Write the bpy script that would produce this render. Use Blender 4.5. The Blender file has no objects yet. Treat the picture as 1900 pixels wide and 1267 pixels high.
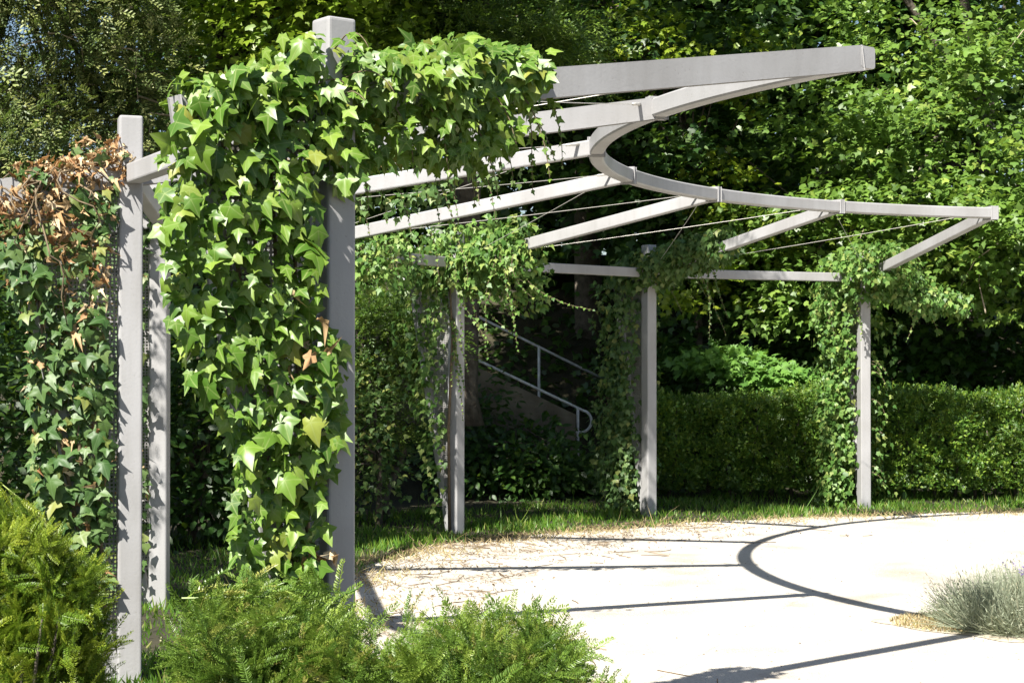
import bpy, bmesh, math, random
import numpy as np
from mathutils import Vector, Matrix

# ------------------------------------------------------------------ camera, sky, sun, exposure
scene = bpy.context.scene
COL = scene.collection
EYE = 1.65
cam_d = bpy.data.cameras.new('camera')
cam = bpy.data.objects.new('camera', cam_d)
COL.objects.link(cam)
cam.location = (0, 0, EYE)
cam.rotation_euler = (math.pi / 2 + 0.0128, 0, 0)
cam_d.sensor_width = 36.0
cam_d.lens = 36.0 * 3140.3 / 1900.0
cam_d.clip_start = 0.05
cam_d.clip_end = 2000
scene.camera = cam

SUNV = Vector((-1.34, -2.379, 3.06)).normalized()      # towards the sun
sun_el = math.asin(SUNV.z)
world = bpy.data.worlds.new('World')
scene.world = world
world.use_nodes = True
wn = world.node_tree
wn.nodes.clear()
sky = wn.nodes.new('ShaderNodeTexSky')
sky.sky_type = 'NISHITA'
sky.sun_disc = False
sky.sun_elevation = sun_el
sky.sun_rotation = math.atan2(SUNV.x, SUNV.y)
bg = wn.nodes.new('ShaderNodeBackground')
bg.inputs['Strength'].default_value = 0.05
wo = wn.nodes.new('ShaderNodeOutputWorld')
wn.links.new(sky.outputs[0], bg.inputs[0])
wn.links.new(bg.outputs[0], wo.inputs[0])

sd = bpy.data.lights.new('sun', 'SUN')
sd.energy = 5.0
sd.angle = math.radians(0.53)
sd.color = (1.0, 0.955, 0.87)
sun = bpy.data.objects.new('sun', sd)
COL.objects.link(sun)
sun.rotation_euler = (-SUNV).to_track_quat('-Z', 'Y').to_euler()
sun.location = SUNV * 40

vs = scene.view_settings
vs.view_transform = 'Standard'
vs.look = 'None'
vs.exposure = 1.35
vs.gamma = 1.0
scene.cycles.max_bounces = 6
scene.cycles.diffuse_bounces = 3
scene.cycles.glossy_bounces = 2
scene.cycles.transmission_bounces = 4
scene.cycles.transparent_max_bounces = 8

RNG = np.random.default_rng(11)
random.seed(5)


# ------------------------------------------------------------------ helpers
def tag(o, label=None, cat=None, group=None, kind=None):
    if label: o['label'] = label
    if cat: o['category'] = cat
    if group: o['group'] = group
    if kind: o['kind'] = kind
    return o


def empty(name, loc, label=None, cat=None, group=None):
    o = bpy.data.objects.new(name, None)
    COL.objects.link(o)
    o.location = loc
    o.empty_display_size = 0.1
    return tag(o, label, cat, group)


def link(name, me, mat=None, parent=None):
    """link a mesh given in world coordinates; a child is shifted to its parent's frame"""
    if mat is not None and not me.materials:
        me.materials.append(mat)
    o = bpy.data.objects.new(name, me)
    COL.objects.link(o)
    if parent is not None:
        o.parent = parent
        off = Vector((0, 0, 0))
        p = parent
        while p is not None:
            off += p.location
            p = p.parent
        o.location = -off
    return o


def nrm(v):
    v = np.asarray(v, float)
    return v / np.maximum(np.linalg.norm(v, axis=-1, keepdims=True), 1e-9)


class Acc:
    """collects many copies of small triangle templates into one mesh"""
    def __init__(self):
        self.V = []; self.F = []; self.T = []; self.E = []; self.n = 0

    def add(self, tmpl, pos, tip, nor, scale, tint=None, wscale=None):
        tv, tf, te = tmpl
        pos = np.asarray(pos, float); N = len(pos)
        if N == 0: return
        y = nrm(tip); z = np.asarray(nor, float)
        z = nrm(z - y * (z * y).sum(1, keepdims=True))
        x = np.cross(y, z)
        s = np.broadcast_to(np.asarray(scale, float), (N,))[:, None, None]
        ws = s if wscale is None else np.broadcast_to(np.asarray(wscale, float), (N,))[:, None, None]
        P = pos[:, None, :] + ws * tv[None, :, 0:1] * x[:, None, :] + s * (tv[None, :, 1:2] * y[:, None, :] + tv[None, :, 2:3] * z[:, None, :])
        k = len(tv)
        self.V.append(P.reshape(-1, 3))
        self.F.append((tf[None] + (np.arange(N) * k)[:, None, None] + self.n).reshape(-1, 3))
        if tint is None: tint = RNG.random(N)
        self.T.append(np.repeat(tint, k))
        self.E.append(np.tile(te, N))
        self.n += N * k

    def raw(self, V, F, tint=0.5):
        V = np.asarray(V, float); F = np.asarray(F, int)
        self.V.append(V); self.F.append(F + self.n); self.T.append(np.full(len(V), tint)); self.E.append(np.zeros(len(V)))
        self.n += len(V)

    def mesh(self, name, smooth=True):
        V = np.concatenate(self.V).astype(np.float32); F = np.concatenate(self.F).astype(np.int32)
        me = bpy.data.meshes.new(name)
        me.vertices.add(len(V)); me.vertices.foreach_set('co', V.ravel())
        me.loops.add(F.size); me.loops.foreach_set('vertex_index', F.ravel())
        me.polygons.add(len(F))
        me.polygons.foreach_set('loop_start', np.arange(0, F.size, 3, dtype=np.int32))
        me.polygons.foreach_set('use_smooth', np.full(len(F), smooth, dtype=bool))
        a = me.attributes.new('tint', 'FLOAT', 'POINT'); a.data.foreach_set('value', np.concatenate(self.T).astype(np.float32))
        a = me.attributes.new('vein', 'FLOAT', 'POINT'); a.data.foreach_set('value', np.concatenate(self.E).astype(np.float32))
        me.update(calc_edges=True)
        return me


def template_mesh(name, tmpl, smooth=True):
    a = Acc(); a.raw(tmpl[0], tmpl[1], 0.0); a.E = [tmpl[2]]
    return a.mesh(name, smooth)


def tube(acc, pts, rad, seg=5, tint=0.5):
    P = np.asarray(pts, float); n = len(P)
    r = np.broadcast_to(np.asarray(rad, float), (n,))
    T = np.gradient(P, axis=0); T = nrm(T)
    ref = np.array([0.31, 0.2, 0.93])
    X = nrm(np.cross(T, ref)); Y = np.cross(T, X)
    a = np.linspace(0, 2 * np.pi, seg, endpoint=False)
    V = P[:, None] + r[:, None, None] * (np.cos(a)[None, :, None] * X[:, None] + np.sin(a)[None, :, None] * Y[:, None])
    F = []
    for i in range(n - 1):
        for j in range(seg):
            k = (j + 1) % seg
            q = (i * seg + j, i * seg + k, (i + 1) * seg + k, (i + 1) * seg + j)
            F.append((q[0], q[1], q[2])); F.append((q[0], q[2], q[3]))
    for j in range(1, seg - 1):
        F.append((0, j + 1, j)); b = (n - 1) * seg; F.append((b, b + j, b + j + 1))
    acc.raw(V.reshape(-1, 3), F, tint)


def bar_mesh(name, p0, p1, w, h, bevel=0.008, up=(0, 0, 1), seg=2):
    """bevelled rectangular bar from p0 to p1, w across, h along up"""
    p0 = Vector(p0); p1 = Vector(p1)
    d = (p1 - p0); L = d.length; d.normalize()
    u = Vector(up); u = (u - d * u.dot(d)).normalized()
    x = d.cross(u)
    bm = bmesh.new()
    bmesh.ops.create_cube(bm, size=1.0)
    for v in bm.verts:
        c = v.co.copy()
        v.co = p0 + d * ((c.y + .5) * L) + x * (c.x * w) + u * (c.z * h)
    if bevel: bmesh.ops.bevel(bm, geom=bm.edges[:], offset=bevel, segments=seg, profile=.6, affect='EDGES')
    bmesh.ops.recalc_face_normals(bm, faces=bm.faces[:])
    me = bpy.data.meshes.new(name); bm.to_mesh(me); bm.free()
    for p in me.polygons: p.use_smooth = False
    return me


# ------------------------------------------------------------------ materials
def new_mat(name):
    m = bpy.data.materials.new(name); m.use_nodes = True
    nt = m.node_tree; nt.nodes.clear()
    return m, nt, nt.nodes.new, nt.links.new


def ramp(nt, stops):
    r = nt.nodes.new('ShaderNodeValToRGB')
    e = r.color_ramp.elements
    while len(e) > 1: e.remove(e[-1])
    e[0].position = stops[0][0]; e[0].color = (*stops[0][1], 1)
    for p, c in stops[1:]:
        k = e.new(p); k.color = (*c, 1)
    return r


def leaf_mat(name, stops, rough=0.45, trans=0.3, tcol=(0.25, 0.42, 0.03), vein=None, spec=0.5, noise=0):
    m, nt, N, L = new_mat(name)
    at = N('ShaderNodeAttribute'); at.attribute_name = 'tint'
    oi = N('ShaderNodeObjectInfo')
    ad = N('ShaderNodeMath'); ad.operation = 'ADD'
    L(at.outputs['Fac'], ad.inputs[0]); L(oi.outputs['Random'], ad.inputs[1])
    fr = N('ShaderNodeMath'); fr.operation = 'FRACT'; L(ad.outputs[0], fr.inputs[0])
    r = ramp(nt, stops); L(fr.outputs[0], r.inputs[0])
    col = r.outputs[0]
    if vein:
        va = N('ShaderNodeAttribute'); va.attribute_name = 'vein'
        pw = N('ShaderNodeMath'); pw.operation = 'POWER'; pw.inputs[1].default_value = 14
        L(va.outputs['Fac'], pw.inputs[0])
        mu = N('ShaderNodeMath'); mu.operation = 'MULTIPLY'; mu.inputs[1].default_value = 0.75; L(pw.outputs[0], mu.inputs[0])
        mx = N('ShaderNodeMixRGB'); mx.inputs[2].default_value = (*vein, 1)
        L(mu.outputs[0], mx.inputs[0]); L(col, mx.inputs[1]); col = mx.outputs[0]
    if noise:
        nz = N('ShaderNodeTexNoise'); nz.inputs['Scale'].default_value = noise
        ge = N('ShaderNodeNewGeometry'); L(ge.outputs['Position'], nz.inputs['Vector'])
        rr = ramp(nt, [(0.3, (.72, .72, .72)), (0.7, (1.2, 1.2, 1.2))]); L(nz.outputs['Fac'], rr.inputs[0])
        mm = N('ShaderNodeMixRGB'); mm.blend_type = 'MULTIPLY'; mm.inputs[0].default_value = 1
        L(col, mm.inputs[1]); L(rr.outputs[0], mm.inputs[2]); col = mm.outputs[0]
    p = N('ShaderNodeBsdfPrincipled'); p.inputs['Roughness'].default_value = rough
    p.inputs['Specular IOR Level'].default_value = spec
    L(col, p.inputs['Base Color'])
    t = N('ShaderNodeBsdfTranslucent')
    tm = N('ShaderNodeMixRGB'); tm.inputs[0].default_value = 0.55; tm.inputs[2].default_value = (*tcol, 1)
    L(col, tm.inputs[1]); L(tm.outputs[0], t.inputs[0])
    mix = N('ShaderNodeMixShader'); mix.inputs[0].default_value = trans
    L(p.outputs[0], mix.inputs[1]); L(t.outputs[0], mix.inputs[2])
    o = N('ShaderNodeOutputMaterial'); L(mix.outputs[0], o.inputs[0])
    return m


def plain_mat(name, c1, c2, scale=8, rough=0.6, bump=0.0, bscale=60, detail=6, spec=0.4, metal=0.0):
    m, nt, N, L = new_mat(name)
    g = N('ShaderNodeNewGeometry')
    nz = N('ShaderNodeTexNoise'); nz.inputs['Scale'].default_value = scale; nz.inputs['Detail'].default_value = detail
    L(g.outputs['Position'], nz.inputs['Vector'])
    r = ramp(nt, [(0.3, c1), (0.7, c2)]); L(nz.outputs['Fac'], r.inputs[0])
    p = N('ShaderNodeBsdfPrincipled'); p.inputs['Roughness'].default_value = rough
    p.inputs['Specular IOR Level'].default_value = spec; p.inputs['Metallic'].default_value = metal
    L(r.outputs[0], p.inputs['Base Color'])
    if bump:
        b = N('ShaderNodeBump'); b.inputs['Strength'].default_value = bump; b.inputs['Distance'].default_value = 0.02
        n2 = N('ShaderNodeTexNoise'); n2.inputs['Scale'].default_value = bscale; n2.inputs['Detail'].default_value = 5
        L(g.outputs['Position'], n2.inputs['Vector']); L(n2.outputs['Fac'], b.inputs['Height']); L(b.outputs[0], p.inputs['Normal'])
    o = N('ShaderNodeOutputMaterial'); L(p.outputs[0], o.inputs[0])
    return m


def gravel_mat():
    m, nt, N, L = new_mat('pale_gravel')
    g = N('ShaderNodeNewGeometry')
    n1 = N('ShaderNodeTexNoise'); n1.inputs['Scale'].default_value = 1.1; n1.inputs['Detail'].default_value = 8
    n2 = N('ShaderNodeTexNoise'); n2.inputs['Scale'].default_value = 45; n2.inputs['Detail'].default_value = 4
    v = N('ShaderNodeTexVoronoi'); v.inputs['Scale'].default_value = 110
    for n in (n1, n2, v): L(g.outputs['Position'], n.inputs['Vector'])
    r1 = ramp(nt, [(0.28, (.37, .325, .27)), (0.44, (.53, .49, .43)), (0.7, (.60, .565, .515))]); L(n1.outputs['Fac'], r1.inputs[0])
    r2 = ramp(nt, [(0.25, (.72, .70, .67)), (0.6, (1, 1, 1))]); L(n2.outputs['Fac'], r2.inputs[0])
    mx = N('ShaderNodeMixRGB'); mx.blend_type = 'MULTIPLY'; mx.inputs[0].default_value = .8
    L(r1.outputs[0], mx.inputs[1]); L(r2.outputs[0], mx.inputs[2])
    p = N('ShaderNodeBsdfPrincipled'); p.inputs['Roughness'].default_value = .95; p.inputs['Specular IOR Level'].default_value = .1
    L(mx.outputs[0], p.inputs['Base Color'])
    b = N('ShaderNodeBump'); b.inputs['Strength'].default_value = .6; b.inputs['Distance'].default_value = .01
    ad = N('ShaderNodeMath'); ad.operation = 'ADD'; L(v.outputs['Distance'], ad.inputs[0]); L(n2.outputs['Fac'], ad.inputs[1])
    L(ad.outputs[0], b.inputs['Height']); L(b.outputs[0], p.inputs['Normal'])
    o = N('ShaderNodeOutputMaterial'); L(p.outputs[0], o.inputs[0])
    return m


def perforated_mat():
    m, nt, N, L = new_mat('perforated_sheet')
    tc = N('ShaderNodeTexCoord')
    v = N('ShaderNodeTexVoronoi'); v.inputs['Scale'].default_value = 48; v.inputs['Randomness'].default_value = 0.0
    L(tc.outputs['UV'], v.inputs['Vector'])
    c = N('ShaderNodeMath'); c.operation = 'LESS_THAN'; c.inputs[1].default_value = 0.33; L(v.outputs['Distance'], c.inputs[0])
    p = N('ShaderNodeBsdfPrincipled'); p.inputs['Base Color'].default_value = (.30, .29, .285, 1); p.inputs['Roughness'].default_value = .5
    t = N('ShaderNodeBsdfTransparent')
    mx = N('ShaderNodeMixShader'); L(c.outputs[0], mx.inputs[0]); L(p.outputs[0], mx.inputs[1]); L(t.outputs[0], mx.inputs[2])
    o = N('ShaderNodeOutputMaterial'); L(mx.outputs[0], o.inputs[0])
    return m


M = {}
def steel_mat():
    m, nt, N, L = new_mat('grey_painted_steel')
    g = N('ShaderNodeNewGeometry')
    mp = N('ShaderNodeMapping'); mp.inputs['Scale'].default_value = (10, 10, 1.1); L(g.outputs['Position'], mp.inputs[0])
    n1 = N('ShaderNodeTexNoise'); n1.inputs['Scale'].default_value = 2.2; n1.inputs['Detail'].default_value = 5; L(mp.outputs[0], n1.inputs['Vector'])
    n2 = N('ShaderNodeTexNoise'); n2.inputs['Scale'].default_value = 70; n2.inputs['Detail'].default_value = 3; L(g.outputs['Position'], n2.inputs['Vector'])
    n3 = N('ShaderNodeTexNoise'); n3.inputs['Scale'].default_value = 2.0; n3.inputs['Detail'].default_value = 6; L(g.outputs['Position'], n3.inputs['Vector'])
    r1 = ramp(nt, [(.25, (.305, .302, .305)), (.5, (.328, .326, .332)), (.8, (.34, .338, .346))]); L(n1.outputs['Fac'], r1.inputs[0])
    r2 = ramp(nt, [(.24, (.75, .73, .68)), (.34, (1, 1, 1))]); L(n2.outputs['Fac'], r2.inputs[0])
    r3 = ramp(nt, [(.3, (.84, .83, .81)), (.65, (1.05, 1.05, 1.05))]); L(n3.outputs['Fac'], r3.inputs[0])
    a = N('ShaderNodeMixRGB'); a.blend_type = 'MULTIPLY'; a.inputs[0].default_value = .8; L(r1.outputs[0], a.inputs[1]); L(r2.outputs[0], a.inputs[2])
    b = N('ShaderNodeMixRGB'); b.blend_type = 'MULTIPLY'; b.inputs[0].default_value = 1; L(a.outputs[0], b.inputs[1]); L(r3.outputs[0], b.inputs[2])
    p = N('ShaderNodeBsdfPrincipled'); L(b.outputs[0], p.inputs['Base Color'])
    rr = N('ShaderNodeMapRange'); rr.inputs['To Min'].default_value = .4; rr.inputs['To Max'].default_value = .62; L(n3.outputs['Fac'], rr.inputs['Value']); L(rr.outputs[0], p.inputs['Roughness'])
    bp = N('ShaderNodeBump'); bp.inputs['Strength'].default_value = .08; bp.inputs['Distance'].default_value = .01; L(n2.outputs['Fac'], bp.inputs['Height']); L(bp.outputs[0], p.inputs['Normal'])
    o = N('ShaderNodeOutputMaterial'); L(p.outputs[0], o.inputs[0])
    return m


M['steel'] = steel_mat()
M['wire'] = plain_mat('steel_cable', (.5, .48, .44), (.6, .58, .53), scale=30, rough=.4, metal=.3)
M['rail'] = plain_mat('white_worn_rail_paint', (.45, .45, .44), (.7, .7, .68), scale=14, rough=.5)
M['perf'] = perforated_mat()
M['gravel'] = gravel_mat()
M['soil'] = plain_mat('soil_and_moss', (.022, .02, .012), (.045, .04, .02), scale=5, rough=.95, bump=.6, bscale=40)
M['bed'] = plain_mat('sandy_bed', (.40, .35, .25), (.54, .49, .40), scale=6, rough=.95, bump=.5, bscale=50)
M['concrete'] = plain_mat('weathered_concrete', (.09, .075, .05), (.21, .18, .13), scale=4, rough=.9, bump=.3, bscale=30)
M['bark'] = plain_mat('grey_brown_bark', (.05, .04, .03), (.13, .11, .085), scale=12, rough=.9, bump=.8, bscale=30)
M['twig'] = plain_mat('pale_dry_twig', (.30, .24, .17), (.46, .39, .29), scale=30, rough=.8)
M['stem'] = plain_mat('brown_ivy_stem', (.10, .075, .045), (.2, .15, .09), scale=30, rough=.8)
M['stone'] = plain_mat('reddish_edging_stone', (.16, .075, .05), (.26, .14, .10), scale=20, rough=.8)
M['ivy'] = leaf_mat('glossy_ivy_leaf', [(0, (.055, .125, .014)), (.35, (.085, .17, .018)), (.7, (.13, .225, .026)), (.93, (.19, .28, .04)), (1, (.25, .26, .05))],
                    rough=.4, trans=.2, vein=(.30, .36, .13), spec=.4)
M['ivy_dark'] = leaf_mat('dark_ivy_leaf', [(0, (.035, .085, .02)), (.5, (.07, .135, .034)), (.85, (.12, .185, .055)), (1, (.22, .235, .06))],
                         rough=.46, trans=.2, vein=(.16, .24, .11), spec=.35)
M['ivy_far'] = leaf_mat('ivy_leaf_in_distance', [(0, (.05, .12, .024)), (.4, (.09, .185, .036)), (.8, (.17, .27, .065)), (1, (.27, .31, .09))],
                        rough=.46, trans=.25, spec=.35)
M['dead'] = leaf_mat('dry_brown_leaf', [(0, (.24, .115, .045)), (.3, (.40, .24, .11)), (.7, (.54, .39, .21)), (1, (.62, .51, .33))],
                     rough=.7, trans=.25, tcol=(.5, .25, .06))
M['litter'] = leaf_mat('brown_litter', [(0, (.09, .06, .035)), (.5, (.17, .115, .065)), (1, (.32, .24, .15))], rough=.8, trans=.1, tcol=(.3, .2, .1))
M['grit'] = leaf_mat('loose_grit', [(0, (.16, .13, .10)), (.5, (.30, .26, .21)), (1, (.5, .46, .4))], rough=.9, trans=.0)
M['maple'] = leaf_mat('field_maple_leaf', [(0, (.075, .145, .024)), (.45, (.135, .235, .038)), (.9, (.20, .30, .052)), (1, (.25, .32, .055))],
                      rough=.42, trans=.3, noise=.9)
M['maple_bright'] = leaf_mat('fresh_maple_leaf', [(0, (.10, .19, .014)), (.5, (.18, .28, .02)), (1, (.28, .34, .028))], rough=.42, trans=.38, noise=.9)
M['conifer'] = leaf_mat('dark_conifer_needle', [(0, (.04, .09, .012)), (.5, (.075, .14, .016)), (1, (.13, .20, .02))], rough=.45, trans=.2, noise=2)
M['leaf_shaded'] = leaf_mat('shade_dark_leaf', [(0, (.018, .055, .010)), (.6, (.034, .085, .013)), (1, (.07, .13, .02))], rough=.45, trans=.25, noise=.6)  # shade put into the leaf colour, keeps the wood behind black
M['low'] = leaf_mat('pale_green_shrub_leaf', [(0, (.09, .21, .04)), (.6, (.13, .27, .05)), (1, (.18, .33, .06))], rough=.5, trans=.35)
M['yew'] = leaf_mat('fresh_yew_needle', [(0, (.085, .165, .026)), (.5, (.15, .24, .034)), (.9, (.22, .30, .045)), (1, (.28, .26, .07))], rough=.4, trans=.2)
M['yew_left'] = leaf_mat('bright_yew_needle', [(0, (.09, .17, .014)), (.5, (.17, .25, .018)), (1, (.26, .31, .025))], rough=.45, trans=.2)
M['yew_far'] = leaf_mat('olive_conifer_needle', [(0, (.085, .125, .036)), (.5, (.15, .20, .056)), (1, (.26, .28, .09))], rough=.5, trans=.2)
M['hedge'] = leaf_mat('clipped_hedge_leaf', [(0, (.045, .11, .015)), (.5, (.09, .18, .022)), (1, (.19, .27, .03))], rough=.45, trans=.25, noise=2)
M['grass'] = leaf_mat('grass_blade', [(0, (.055, .14, .012)), (.6, (.10, .22, .018)), (.9, (.17, .25, .03)), (1, (.34, .32, .12))], rough=.5, trans=.35, noise=1.2)
M['dry'] = leaf_mat('dry_grass_blade', [(0, (.33, .25, .12)), (.6, (.45, .36, .2)), (.8, (.28, .26, .08)), (1, (.55, .47, .3))], rough=.7, trans=.3, tcol=(.5, .4, .2))
M['lav'] = leaf_mat('grey_green_lavender', [(0, (.18, .215, .14)), (.5, (.27, .305, .21)), (.9, (.36, .385, .28)), (1, (.42, .38, .24))], rough=.7, trans=.2, tcol=(.3, .35, .15))
M['lavflower'] = leaf_mat('lavender_flower', [(0, (.16, .12, .28)), (1, (.26, .22, .40))], rough=.8, trans=.2, tcol=(.3, .2, .4))


# ------------------------------------------------------------------ leaf templates (verts, tris, vein)
def fan(outline, centre, vein, curl=0.0, keel=0.1, zig=0.0):
    V = [(*centre, 0)] + [(x, y, 0) for x, y in outline]
    V = np.array(V, float)
    V[:, 2] = keel * np.abs(V[:, 0]) - curl * (V[:, 0] ** 2 + .7 * (V[:, 1] - centre[1]) ** 2)
    if zig: V[1:, 2] += zig * np.where(np.arange(len(outline)) % 2, 1, -1)
    n = len(outline)
    F = np.array([(0, 1 + i, 1 + (i + 1) % n) for i in range(n)])
    return V, F, np.array([1.0] + list(vein), float)


def mirror(right, vr):
    """right half from sinus to tip (first and last on the axis)"""
    o = right + [(-x, y) for x, y in right[-2:0:-1]]
    v = vr + vr[-2:0:-1]
    return o[::-1], v[::-1]


def lobed(outline, centre, vein, curl=0.0, keel=0.1, puff=.03):
    """leaf blade with an inner ring, raised between the veins"""
    n = len(outline); c = np.array(centre); O = np.array(outline); ve = np.array(vein, float)
    I = c + (O - c) * .52
    V = np.zeros((1 + 2 * n, 3)); V[0, :2] = c; V[1:n + 1, :2] = I; V[n + 1:, :2] = O
    V[:, 2] = keel * np.abs(V[:, 0]) - curl * (V[:, 0] ** 2 + .7 * (V[:, 1] - c[1]) ** 2)
    V[1:n + 1, 2] += puff * (1 - 1.3 * ve); V[n + 1:, 2] += puff * .5 * (.3 - ve) * np.where(np.arange(n) % 2, 1.2, .6)
    F = []
    for i in range(n):
        k = (i + 1) % n
        F += [(0, 1 + i, 1 + k), (1 + i, n + 1 + i, n + 1 + k), (1 + i, n + 1 + k, 1 + k)]
    return V, np.array(F), np.concatenate([[1.0], np.clip(ve * .98 + .0, 0, 1), ve])


IVY_HALF = [(0, .02), (.12, -.15), (.26, -.12), (.31, .05), (.53, .27), (.43, .36), (.25, .42), (.16, .64), (0, .95)]
IVY_VEIN = [.2, .85, .55, .3, 1, .4, .25, .45, 1]
o, v = mirror(IVY_HALF, IVY_VEIN)
IVY = [lobed(o, (0, .12), v, curl=.35, keel=.16), lobed(o, (0, .12), v, curl=.7, keel=.05, puff=.04),
       lobed([(x * 1.12, y * .92) for x, y in o], (0, .1), v, curl=.2, keel=.3), lobed([(x * (.9 if x > 0 else 1.1), y * 1.05 + x * .08) for x, y in o], (0, .12), v, curl=.5, keel=-.12)]
IVY3H = [(0, 0), (.2, -.1), (.27, .08), (.42, .34), (.2, .42), (0, .95)]
o3, v3 = mirror(IVY3H, [.2, .6, .3, 1, .3, 1])
IVY += [lobed(o3, (0, .12), v3, curl=.45, keel=.12)]
IVYF = [fan(o, (0, .12), v, curl=.35, keel=.16), fan(o, (0, .12), v, curl=.7, keel=.05), fan(o3, (0, .12), v3, curl=.5, keel=.1)]
IVY3F = fan(o3, (0, .12), v3, curl=.35, keel=.12)
DEAD = [fan([(x * .7, y) for x, y in o], (0, .12), v, curl=2.2, keel=.9, zig=.07), fan([(x * .6, y) for x, y in o3], (0, .1), v3, curl=-1.9, keel=.9, zig=.1), fan([(x * .5, y * .9) for x, y in o3], (0, .1), v3, curl=1.5, keel=1.4, zig=.12)]
MAPLE_HALF = [(0, 0), (.26, -.03), (.2, .12), (.5, .3), (.27, .4), (.3, .62), (.12, .58), (0, .95)]
om, vm = mirror(MAPLE_HALF, [.2, .7, .3, 1, .3, .6, .3, 1])
MAPLE = [fan(om, (0, .15), vm, curl=.3, keel=.1), fan(om, (0, .15), vm, curl=.5, keel=-.1)]
SMALLIVY = [fan([(0, 0), (.3, .0), (.42, .3), (.2, .5), (0, .9), (-.2, .5), (-.42, .3), (-.3, .0)][::-1], (0, .2), [0] * 8, curl=.4, keel=.12)]
OVAL = [fan([(0, 0), (.26, .3), (.22, .65), (0, 1), (-.22, .65), (-.26, .3)][::-1], (0, .45), [0] * 6, curl=.4, keel=.2)]
FAR = [fan([(0, 0), (.4, .1), (.5, .45), (.2, .55), (0, 1), (-.2, .55), (-.5, .45), (-.4, .1)][::-1], (0, .3), [0] * 8, curl=.4, keel=.15)]


def sprig(n, nl, nw, L=1.0, ang=58, seed=0, lift=.25, bushy=False):
    """flat yew shoot along +Y, two ranks of needles; length L"""
    rg = np.random.default_rng(seed)
    V = []; F = []
    for i in range(n):
        t = (i + .5) / n
        for sgn in (-1, 1):
            y = t * L + rg.normal(0, .004)
            z0 = -.12 * t * t * L
            a = math.radians(ang - 22 * t + rg.normal(0, 6))
            ln = nl * (1.0 - .45 * t ** 3) * rg.uniform(.85, 1.1) * (.75 if i < 1 else 1)
            d = np.array([sgn * math.sin(a), math.cos(a), lift + rg.normal(0, .12)]); d /= np.linalg.norm(d)
            w = np.array([-d[1], d[0], 0]); w /= np.linalg.norm(w)
            b = np.array([0, y, z0]); k = len(V)
            V += [b, b + d * ln * .7 + w * nw, b + d * ln - np.array([0, 0, .12 * ln]), b + d * ln * .5 - w * nw]
            F += [(k, k + 1, k + 2), (k, k + 2, k + 3)]
            if bushy and i % 2 == 0:
                d2 = nrm(np.array([sgn * .55 + rg.normal(0, .2), .6, .75 + rg.normal(0, .2)])); w2 = nrm(np.cross(d2, [0, .3, 1.0])); k = len(V); l2 = ln * .85
                V += [b, b + d2 * l2 * .45 + w2 * nw, b + d2 * l2, b + d2 * l2 * .45 - w2 * nw]
                F += [(k, k + 1, k + 2), (k, k + 2, k + 3)]
    k = len(V); r = nw * .8
    V += [np.array(p) for p in ((-r, 0, 0), (r, 0, 0), (0, L, -.12 * L), (0, 0, -r))]
    F += [(k, k + 1, k + 2), (k + 1, k + 3, k + 2), (k + 3, k, k + 2)]
    return np.array(V), np.array(F), np.zeros(len(V))


SPRIG = [sprig(16, .22, .021, seed=s, ang=66, lift=.3, bushy=True) for s in range(3)]
SPRIG_MID = [sprig(11, .20, .02, seed=10 + s) for s in range(2)]
SPRIG_FAR = [sprig(4, .38, .065, seed=20 + s, ang=50) for s in range(2)]
BLADE = (np.array([(-.5, 0, 0), (.5, 0, 0), (.38, .55, .05), (-.38, .55, .05), (0, 1, .18)]), np.array([(0, 1, 2), (0, 2, 3), (3, 2, 4)]), np.zeros(5))

# ------------------------------------------------------------------ layout of the pergola
CX, CY = 5.8501, 11.3524
RI, RO = 5.2778, 8.2446
ZB, ZR, HP, EXT = 3.1126, 2.627, 2.9308, 0.64
ANG = [-2.4819, -2.8256, -3.1598, -3.4991, -3.8244, -4.1544, -4.4898]
SLOPE = (ZB - ZR) / (RO - RI)
C3 = np.array([CX, CY, 0.0])
ER = [np.array([math.cos(a), math.sin(a), 0]) for a in ANG]
ET = []
for i, e in enumerate(ER):
    t = np.array([-e[1], e[0], 0])
    if np.dot(t, C3 + RO * e) > 0: t = -t           # the side turned to the camera
    ET.append(t)
UP = np.array([0, 0, 1.0])


def raf(i, r):
    return C3 + ER[i] * r + UP * (ZB - (r - RI) * SLOPE)


def post_at(i, z=0.0):
    return C3 + ER[i] * RO + UP * z


# ------------------------------------------------------------------ ground
def hnoise(x, y):
    return .5 * math.sin(x * 1.7 + 1.3 * math.sin(y * .9)) + .5 * math.sin(y * 2.1 + 1.1 * math.sin(x * 1.3 + 2))


def ground_z(x, y):
    """flat in front, a wooded bank rising behind the hedge towards the left and the back"""
    s = min(max((y - 21.3 - max(0, x - 1.2) * .35) / 9.0, 0), 1)
    b = s * s * (3 - 2 * s) * 3.6
    l = min(max((1.3 - x) / 4.5, 0), 1) * min(max((y - 20.6) / 1.2, 0), 1) * 1.5
    return max(b, l) - 0.006


gx = np.concatenate([np.linspace(-400, -16, 10), np.arange(-14, 20.1, .5), np.linspace(24, 400, 10)])
gy = np.concatenate([np.linspace(-400, -4, 8), np.arange(-2, 40.1, .5), np.linspace(46, 600, 10)])
GV = [(x, y, ground_z(x, y) if y < 60 else 3.6) for y in gy for x in gx]
nx = len(gx)
GF = [(j * nx + i, j * nx + i + 1, (j + 1) * nx + i + 1, (j + 1) * nx + i) for j in range(len(gy) - 1) for i in range(nx - 1)]
me = bpy.data.meshes.new('ground'); me.from_pydata(GV, [], GF); me.update()
tag(link('ground', me, M['soil']), kind='structure')


def edge_r(t):
    return 7.42 + .13 * math.sin(5 * t + 1) + .08 * math.sin(13 * t) + .06 * math.sin(29 * t + 2)


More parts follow.
